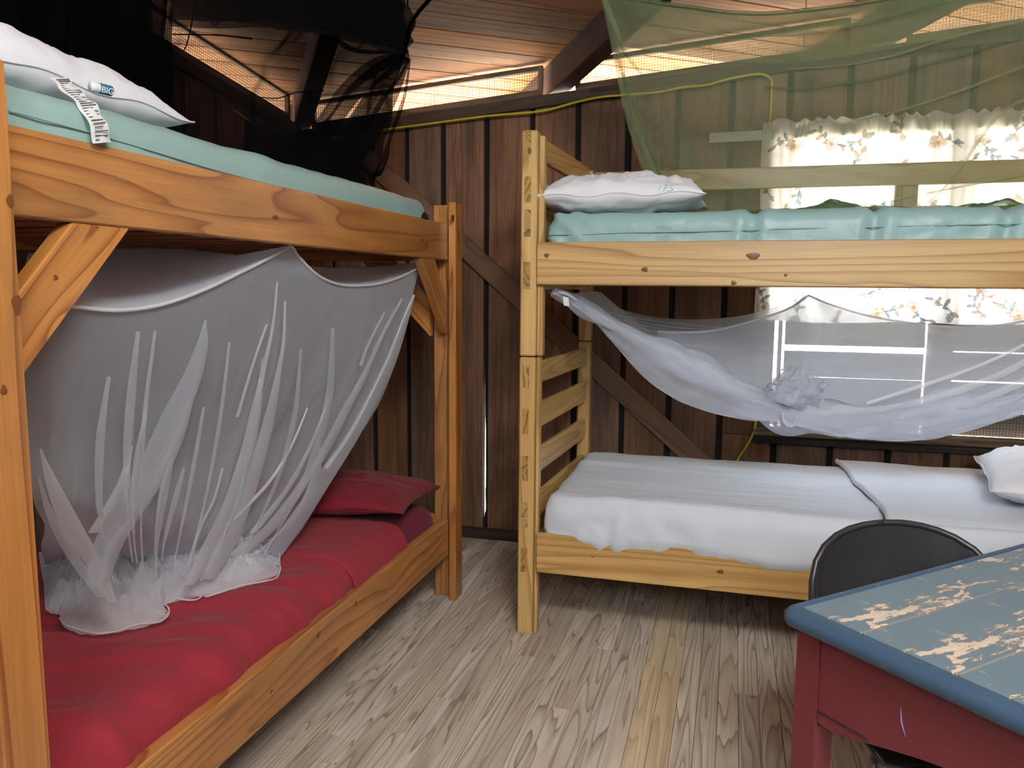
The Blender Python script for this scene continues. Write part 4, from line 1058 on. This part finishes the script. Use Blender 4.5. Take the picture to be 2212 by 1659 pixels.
R2 = HG([(1350, 230), (1430, 240), (1530, 245), (1640, 245), (1760, 240), (1880, 230), (2000, 220), (2120, 205), (2260, 190), (2500, 165)], 1, yg - .02)
R3 = HG([(1398, 350), (1470, 355), (1560, 355), (1680, 352), (1800, 350), (1920, 346), (2040, 340), (2140, 335), (2260, 330), (2500, 322)], 1, yg)
R4 = HG([(1452, 452), (1520, 458), (1620, 462), (1720, 462), (1840, 460), (1960, 458), (2060, 456), (2160, 454), (2260, 452), (2500, 450)], 1, yg - .06)
for r in (R4,):
    for p in r: p.z = max(p.z, 1.572)
def gdisp(p, u, v):
    d = .016 * fbm((u * 3 + v * .8, v * 5 - u * 2.5, 0), 1.4, 91, 3) + (.02 * math.sin(u * 60) * max(0, 1 - u * 7)); return p + V((0, d, 0))
ng.loft([R0, R1, R2, R3, R4], 130, 60, 0, gdisp)
# roof of the canopy, running back towards the wall from the rim, and up to the hanging point
hp = HG([(1290, -60)], 0, 0)[0]
ng.loft([R0, [p + V((0, .22, -.03)) for p in R0], [p + V((0, .42, -.05)) for p in R0]], 60, 10, 0)
for p in (R0[0] + V((0, .4, -.04)), R0[-1], R0[-1] + V((0, .4, -.04)), R0[len(R0) // 2] + V((0, .42, -.05))):
    ng.tube([p, V((p.x, p.y, zc(p.x, p.y) - .002))], .0025, 4, 5, 1)
ng.loft([[hp, hp + V((.02, 0, 0)), hp + V((.05, 0, 0))], cr(R0[:4], 3)], 12, 8, 0)
ng.tube([p for p in R0], .0065, 100, 6, 1)
def RG(Lp, Rp, mi=1, y=yg): ng.ribbon(HG(Lp, 1, y), HG(Rp, 1, y), 26, mi, V((0, -.014, 0)), .004)
RG([(1302, 0), (1318, 80), (1336, 180), (1356, 270), (1385, 360), (1420, 440)], [(1312, 0), (1342, 80), (1358, 180), (1382, 270), (1420, 360), (1470, 440)], 0)
RG([(1306, 20), (1322, 90), (1342, 160), (1365, 270), (1400, 380), (1425, 440)], [(1310, 20), (1332, 90), (1350, 160), (1374, 270), (1412, 380), (1440, 440)], 1)
RG([(1318, 55), (1340, 105), (1368, 145), (1388, 166)], [(1321, 50), (1346, 100), (1373, 140), (1392, 164)], 1)
RG([(1344, 160), (1372, 250), (1410, 350), (1450, 440)], [(1350, 160), (1385, 250), (1428, 350), (1472, 440)], 1)
RG([(1650, 188), (1740, 190), (1800, 180), (1900, 166), (1990, 140), (2100, 112), (2240, 70)], [(1650, 194), (1740, 197), (1800, 189), (1900, 174), (1990, 148), (2100, 119), (2240, 78)], 1)
RG([(1700, 150), (1820, 142), (1930, 120), (2050, 82), (2240, 38)], [(1700, 153), (1820, 146), (1930, 125), (2050, 89), (2240, 46)], 0)
RG([(1840, 262), (1940, 240), (2060, 200), (2240, 130)], [(1840, 265), (1940, 244), (2060, 206), (2240, 138)], 0)
RG([(1560, 70), (1680, 76), (1800, 62), (1930, 30), (2040, 2)], [(1560, 74), (1680, 82), (1800, 72), (1930, 42), (2050, 8)], 1)
RG([(2000, 440), (2060, 380), (2110, 300), (2160, 240), (2240, 200)], [(2003, 440), (2064, 382), (2116, 304), (2167, 246), (2240, 208)], 0)
RG([(1880, 445), (1960, 425), (2080, 400), (2240, 370)], [(1880, 448), (1960, 429), (2080, 405), (2240, 377)], 0)
# gathered hem lying on the mattress
for k_ in range(3):
    rows = []
    for i in range(121):
        u = i / 120; x = -.02 + 1.30 * u; row = []
        hh = (.020 + .016 * max(0, fbm((x, 0, k_), 6, 95)) + .026 * math.exp(-((x - .33) / .07) ** 2)) * (1 if u > .1 else u * 10)
        for j in range(10):
            a = math.pi * j / 9; row.append(V((x, 3.10 + .05 * k_ - .045 * math.cos(a), 1.572 + hh * math.sin(a) * (1 + .35 * fbm((x, j, k_), 14, 97)))))
        rows.append(row)
    ng.grid(rows, 1 if k_ != 1 else 0)
tag(ng.build('mosquito_net', [M_NETG, M_NETGF]), 'olive green mosquito net hanging over the yellow top bunk', 'mosquito net')

# black net over the orange top bunk
nk = MB(); xb = -1.78
def HK(pts, x):
    out = []
    for a, b in pts:
        p = hit(a, b, 0, x + .50 * max(0, min(1, (a - 370) / 510)) + .0)
        if p.y > 3.3: p = hit(a, b, 1, 3.3)
        p.z = min(p.z, zc(p.x, p.y) - .03); out.append(p)
    return out
K0 = HK([(-60, -60), (120, -60), (370, -60), (560, -60), (700, -60), (800, -60), (880, -60)], xb)
K1 = HK([(-60, 40), (120, 40), (370, 40), (560, 45), (700, 50), (800, 60), (893, 55)], xb)
K2 = HK([(-60, 130), (120, 130), (370, 130), (560, 130), (700, 130), (790, 130), (870, 130)], xb)
K3 = HK([(-60, 230), (120, 230), (370, 230), (560, 230), (700, 230), (780, 230), (853, 235)], xb)
K4 = HK([(-60, 330), (120, 330), (370, 330), (560, 330), (690, 330), (770, 330), (826, 330)], xb)
K5 = HK([(-60, 430), (120, 430), (370, 430), (560, 420), (660, 415), (740, 412), (800, 395)], xb)
def kd_(seed, amp):
    return lambda p, u, v: p + V((amp * fbm((u * 6, v * 2, 0), 1.2, seed, 3) + amp * .4 * math.sin(u * 40 + v * 6), 0, 0))
nk.loft([K0, K1, K2, K3, K4, K5], 110, 60, 0, kd_(5, .03))
# nearer, denser folds hanging at the head of the bunk
for q_, (xr_, dx) in enumerate(((372, .06), (366, .10), (240, .14), (300, -.06))):
    rws = [HK([(-80, y), (60, y), (200, y), (xr_ - 30 + 10 * math.sin(y * .02), y), (xr_ + 6 * math.sin(y * .05 + q_), y)], xb + dx) for y in (-60, 60, 180, 300, 420)]
    nk.loft(rws, 40, 30, 1, kd_(20 + q_, .012))
# swag across the top
S0 = HK([(370, -60), (500, -60), (640, -60), (780, -60), (880, -60)], xb + .16)
S1 = HK([(370, 58), (470, 62), (560, 60), (700, 76), (865, 118)], xb + .16)
nk.loft([S0, S1], 50, 14, 0, kd_(31, .02)); nk.loft([S0, [p + V((0, 0, .02)) for p in S1]], 50, 14, 0, kd_(33, .02))
def RK(Lp, Rp, mi=1, x=xb): nk.ribbon(HK(Lp, x), HK(Rp, x), 24, mi, V((.02, 0, 0)), .004)
RK([(770, 20), (800, 60), (835, 100), (860, 122)], [(790, 10), (825, 50), (862, 95), (872, 112)], 1)
RK([(868, 100), (800, 140), (740, 190), (700, 250), (640, 300), (560, 350)], [(874, 130), (830, 165), (780, 200), (730, 262), (690, 330), (640, 395)], 1)
RK([(860, 110), (790, 130), (720, 190), (690, 235), (670, 265)], [(866, 128), (805, 160), (740, 210), (708, 250), (690, 280)], 1)
RK([(862, 122), (800, 175), (740, 260), (690, 330), (620, 400)], [(876, 130), (850, 210), (812, 290), (770, 350), (720, 410)], 0)
RK([(640, 0), (700, 60), (780, 90), (860, 112)], [(760, -40), (800, 0), (860, 50), (884, 90)], 1)
RK([(872, 125), (852, 160), (820, 200), (780, 260), (700, 340)], [(874, 128), (858, 165), (828, 206), (790, 268), (716, 346)], 1)
RK([(873, 128), (862, 200), (845, 250), (828, 300), (812, 345), (790, 385)], [(876, 130), (868, 200), (855, 250), (835, 300), (828, 345), (812, 380)], 0)
RK([(700, 330), (760, 352), (800, 372), (822, 360)], [(695, 345), (755, 362), (796, 385), (810, 380)], 1)
RK([(520, 260), (620, 290), (700, 300), (760, 290)], [(500, 420), (600, 420), (700, 410), (780, 395)], 0)
RK([(560, 330), (640, 345), (700, 345)], [(560, 345), (640, 358), (700, 352)], 1)
RK([(640, 5), (690, 60), (740, 110), (840, 118)], [(645, 0), (697, 55), (750, 102), (845, 110)], 1)
nk.tube([hit(866, 124, 0, -1.27), hit(880, 88, 0, -1.22), hit(886, 55, 0, -1.17), hit(904, 26, 0, -1.10), hit(930, -4, 0, -1.02)], .007, 30, 7, 1)
for p in (K0[0], K0[3], K0[-1]): nk.tube([p, V((p.x, p.y, zc(p.x, p.y) - .002))], .003, 4, 5, 1)
nk.tube(HK([(432, -10), (418, 30), (412, 62), (402, 100), (396, 112)], xb + .05), .0022, 20, 5, 1)
nk.tube(HK([(440, -10), (452, 40), (462, 56), (470, 50), (474, 20), (472, -10)], xb + .05), .0022, 24, 5, 1)
nk.tube(HK([(560, 210), (600, 212), (640, 200), (700, 196)], xb + .03), .002, 24, 5, 1)
nk.tube(HK([(372, 74), (470, 76), (545, 84)], xb + .03), .0025, 24, 5, 1)
tag(nk.build('mosquito_net', [M_NETB, M_NETBF]), 'black mosquito net bunched up over the orange top bunk', 'mosquito net')

# ------------------------------------------------------------------ painted table
TO = V((.092, 1.402, 0)); tu = V((.711, .703, 0)).normalized(); tv = V((tu.y, -tu.x, 0)); TL, TWd, TZ = 1.25, .78, .758
TB = empty('table', TO + tu * TL / 2 + tv * TWd / 2, 'worn blue topped table with red brown legs and scalloped apron', 'table')
def TP_(u, v, z): return TO + tu * u + tv * v + V((0, 0, z))
RB_ = .030
TZ = TZ; widths = [.118, .157, .155, .155, TWd - .585]
v = RB_
for i, wd in enumerate(widths):
    v1 = min(v + wd, TWd - RB_); 
    if v1 - v > .02:
        board('top_board', TL - 2 * RB_, round(v1 - v - .0022, 4), .024, M_TOP, TP_(TL / 2, (v + v1) / 2, TZ - .012), tu, tv, TB, .002)
    v = v1
def slab(name, u0, u1, v0, v1, z0, z1, mat): board(name, u1 - u0, v1 - v0, z1 - z0, mat, TP_((u0 + u1) / 2, (v0 + v1) / 2, (z0 + z1) / 2), tu, tv, TB, 0)
slab('joint_filler', RB_ + .004, TL - RB_ - .004, RB_ + .004, TWd - RB_ - .004, TZ - .02, TZ - .0016, plain('bare joint wood', lin((176, 150, 122)), .8))
slab('groove', RB_ - .006, TL - RB_ + .006, RB_ - .006, TWd - RB_ + .006, TZ - .026, TZ - .006, M_GAP)
# rounded moulding all round the top
def moulding(a, b, outv, name='edge_moulding'):
    prof = [(.003, -.008), (.005, -.0015), (.012, -.0006), (.022, -.005), (.029, -.013), (.030, -.022), (.026, -.031), (.016, -.036), (-.004, -.036), (-.004, -.006)]
    mb = MB(); rows = []
    n = 24
    for i in range(n + 1):
        t = i / n; c = a.lerp(b, t)
        sh_ = [0] * 10
        inset = min(1, t * 22, (1 - t) * 22)
        rows.append([c + outv * q[0] + V((0, 0, q[1])) for q in prof] + [c + outv * prof[0][0] + V((0, 0, prof[0][1]))])
    mb.grid(rows)
    o = mb.build(name, M_EDGE, TB, True); return o
c00, c10, c11, c01 = TP_(RB_, RB_, TZ), TP_(TL - RB_, RB_, TZ), TP_(TL - RB_, TWd - RB_, TZ), TP_(RB_, TWd - RB_, TZ)
moulding(c00, c10, -tv); moulding(c10, c11, tu); moulding(c11, c01, tv); moulding(c01, c00, -tu)
for cpt, o1, o2 in ((c00, -tv, -tu), (c10, tu, -tv), (c11, tv, tu), (c01, -tu, tv)):       # turned corners
    prof = [(0, -.0015), (.005, -.0015), (.012, -.0006), (.022, -.005), (.029, -.013), (.030, -.022), (.026, -.031), (.016, -.036), (0, -.036)]
    mb = MB(); mb.grid([[cpt + (o1 * math.cos(a) + o2 * math.sin(a)) * q[0] + V((0, 0, q[1])) for q in prof] for a in np.linspace(0, math.pi / 2, 11)]); mb.build('corner_moulding', M_EDGE, TB)
# legs, aprons
LI = .026; LW = .046
def leg(u, v):
    mb = MB(); rows = []
    for z, w_ in ((.716, LW), (.45, LW), (.0, LW * .62)):
        rows.append([TP_(u + (w_ * a if u < TL / 2 else -w_ * a) if a else u, 0, 0) * 0 + TP_(u + (w_ * a * (1 if u < TL / 2 else -1)), v + (w_ * b * (1 if v < TWd / 2 else -1)), z) for a, b in ((0, 0), (1, 0), (1, 1), (0, 1), (0, 0))])
    mb.grid(rows); mb.f.append((10, 11, 12, 13)); mb.mi.append(0)
    mb.build('leg', M_APR, TB, False)
for u_ in (LI, TL - LI):
    for v_ in (LI, TWd - LI): leg(u_, v_)
def apron(p0, p1, outv, name, H_=.148):
    """scalloped board between two legs, outline in (s, z)"""
    L = (p1 - p0).length; d = (p1 - p0).normalized(); zt_ = .716
    low = [(0, zt_ - H_), (.035, zt_ - H_ - .004), (.05, zt_ - H_ + .006)]
    for k_ in range(13):
        t = k_ / 12; low.append((.055 + (L - .11) * t, zt_ - H_ + .004 + .047 * math.sin(math.pi * t) ** 1.2))
    low += [(L - .05, zt_ - H_ + .006), (L - .035, zt_ - H_ - .004), (L, zt_ - H_)]
    mb = MB(); n = len(low); T_ = outv * -.02
    fr = [p0 + d * s_ + V((0, 0, z - p0.z)) for s_, z in low]; tp = [p0 + d * s_ + V((0, 0, zt_ - p0.z)) for s_, z in low]
    mb.grid([tp, fr, [q + T_ for q in fr], [q + T_ for q in tp]]); mb.build(name, M_APR, TB, False)
ins = .004
apron(TP_(LI + ins, LI + LW + .001, 0), TP_(LI + ins, TWd - LI - LW - .001, 0), -tu, 'apron')
apron(TP_(TL - LI - ins, LI + LW, 0), TP_(TL - LI - ins, TWd - LI - LW, 0), tu, 'apron')
apron(TP_(LI + LW, LI + ins, 0), TP_(TL - LI - LW, LI + ins, 0), -tv, 'apron')
apron(TP_(LI + LW, TWd - LI - ins, 0), TP_(TL - LI - LW, TWd - LI - ins, 0), tv, 'apron')
jl = MB(); a = TP_(LI + ins - .0008, LI + LW + .002, .716 - .128); b = TP_(LI + ins - .0008, LI + LW + .100, .716 - .128)
jl.tube([a, b], .0012, 6, 4); jl.build('apron_joint', M_GAP, TB)
jl = MB(); jl.tube([TP_(LI + ins + .004, LI + LW - .0002, .714), TP_(LI + ins + .004, LI + LW - .0002, .56)], .002, 6, 4); jl.build('leg_joint', M_GAP, TB)
mk = MB()
p = [hit(1946, 1527, 2, 0)]
def on_apron(px, py):
    d = FW + RT * ((px - 1106) / FPX) - UP * ((py - 829.5) / FPX); o = TP_(LI + ins, 0, 0); t = (o - CAM).dot(tu) / d.dot(tu); return CAM + d * t - tu * .0006
mk.tube([on_apron(1946, 1527), on_apron(1948, 1560), on_apron(1957, 1594)], .0014, 12, 5, 0, lambda t: .0016 * math.sin(math.pi * min(.97, max(.03, t))) + .0002)
mk.build('paint_mark', plain('lilac scuff', lin((150, 130, 190)), .7), TB)

# ------------------------------------------------------------------ black shell chair
cc = at(1926, 1128, 1.80); CB = V((cc.x, cc.y, 0)); cf = V((.24, -.97, 0)).normalized(); cs_ = V((.97, .24, 0)).normalized()   # cf = where the seat points
CH = empty('chair', CB + cf * .2, 'black plastic shell chair tucked behind the blue table', 'chair')
top_z = cc.z
def shw(d): return .200 * (1 - (1 - min(1, d / .14)) ** 2.5) ** .5 if d < .14 else .200
prof = [(.002 + .12 * d, top_z - d, max(.02, shw(d))) for d in (0.0004, .002, .006, .014, .028, .05, .08, .12, .16, .22, .27)] + [(.055, top_z - .315, .198), (.10, top_z - .345, .198), (.18, top_z - .352, .198), (.27, top_z - .345, .195), (.34, top_z - .345, .185), (.375, top_z - .362, .16)]
cen = [V(q) for q in prof]; cen = cen[:9] + cr(cen[8:], 34)[1:]
mb = MB(); rows = []; nc = len(cen)
for i, q in enumerate(cen):
    t = i / (nc - 1); row = []
    tgt = (cen[min(i + 1, nc - 1)] - cen[max(i - 1, 0)]); nrm = V((-tgt.y, tgt.x, 0)).normalized()   # in (forward, z)
    if q.y < top_z - .33: nrm = nrm if nrm.y > 0 else -nrm
    elif nrm.x < 0: nrm = -nrm
    for j in range(29):
        s_ = 2 * j / 28 - 1; xx = s_ * q.z; wing = (abs(xx) / .19) ** 3 * (.055 if q.y > top_z - .33 else .035)
        row.append(CB + cf * (q.x + nrm.x * wing) + cs_ * xx + V((0, 0, q.y + nrm.y * wing)))
    rows.append(row)
mb.grid(rows)
sh_o = mb.build('seat_shell', M_BLACKP, CH)
md = sh_o.modifiers.new('thickness', 'SOLIDIFY'); md.thickness = .006; md.offset = 0
rim = rows[0] + [r[-1] for r in rows[1:]] + rows[-1][::-1][1:] + [r[0] for r in rows[::-1][1:]]
rb = MB(); rb.tube(rim, .0075, 0, 8); rb.build('shell_rim', M_BLACKP, CH)
sz = top_z - .36
for a in (-1, 1):
    for f_, f2 in ((.10, .0), (.34, .42)):
        lg = MB(); lg.tube([CB + cf * .22 + cs_ * (a * .08) + V((0, 0, sz)), CB + cf * f_ + cs_ * (a * .16) + V((0, 0, sz - .025)), CB + cf * f2 + cs_ * (a * .21) + V((0, 0, .005))], .010, 20, 8); lg.build('leg', M_STEEL, CH)
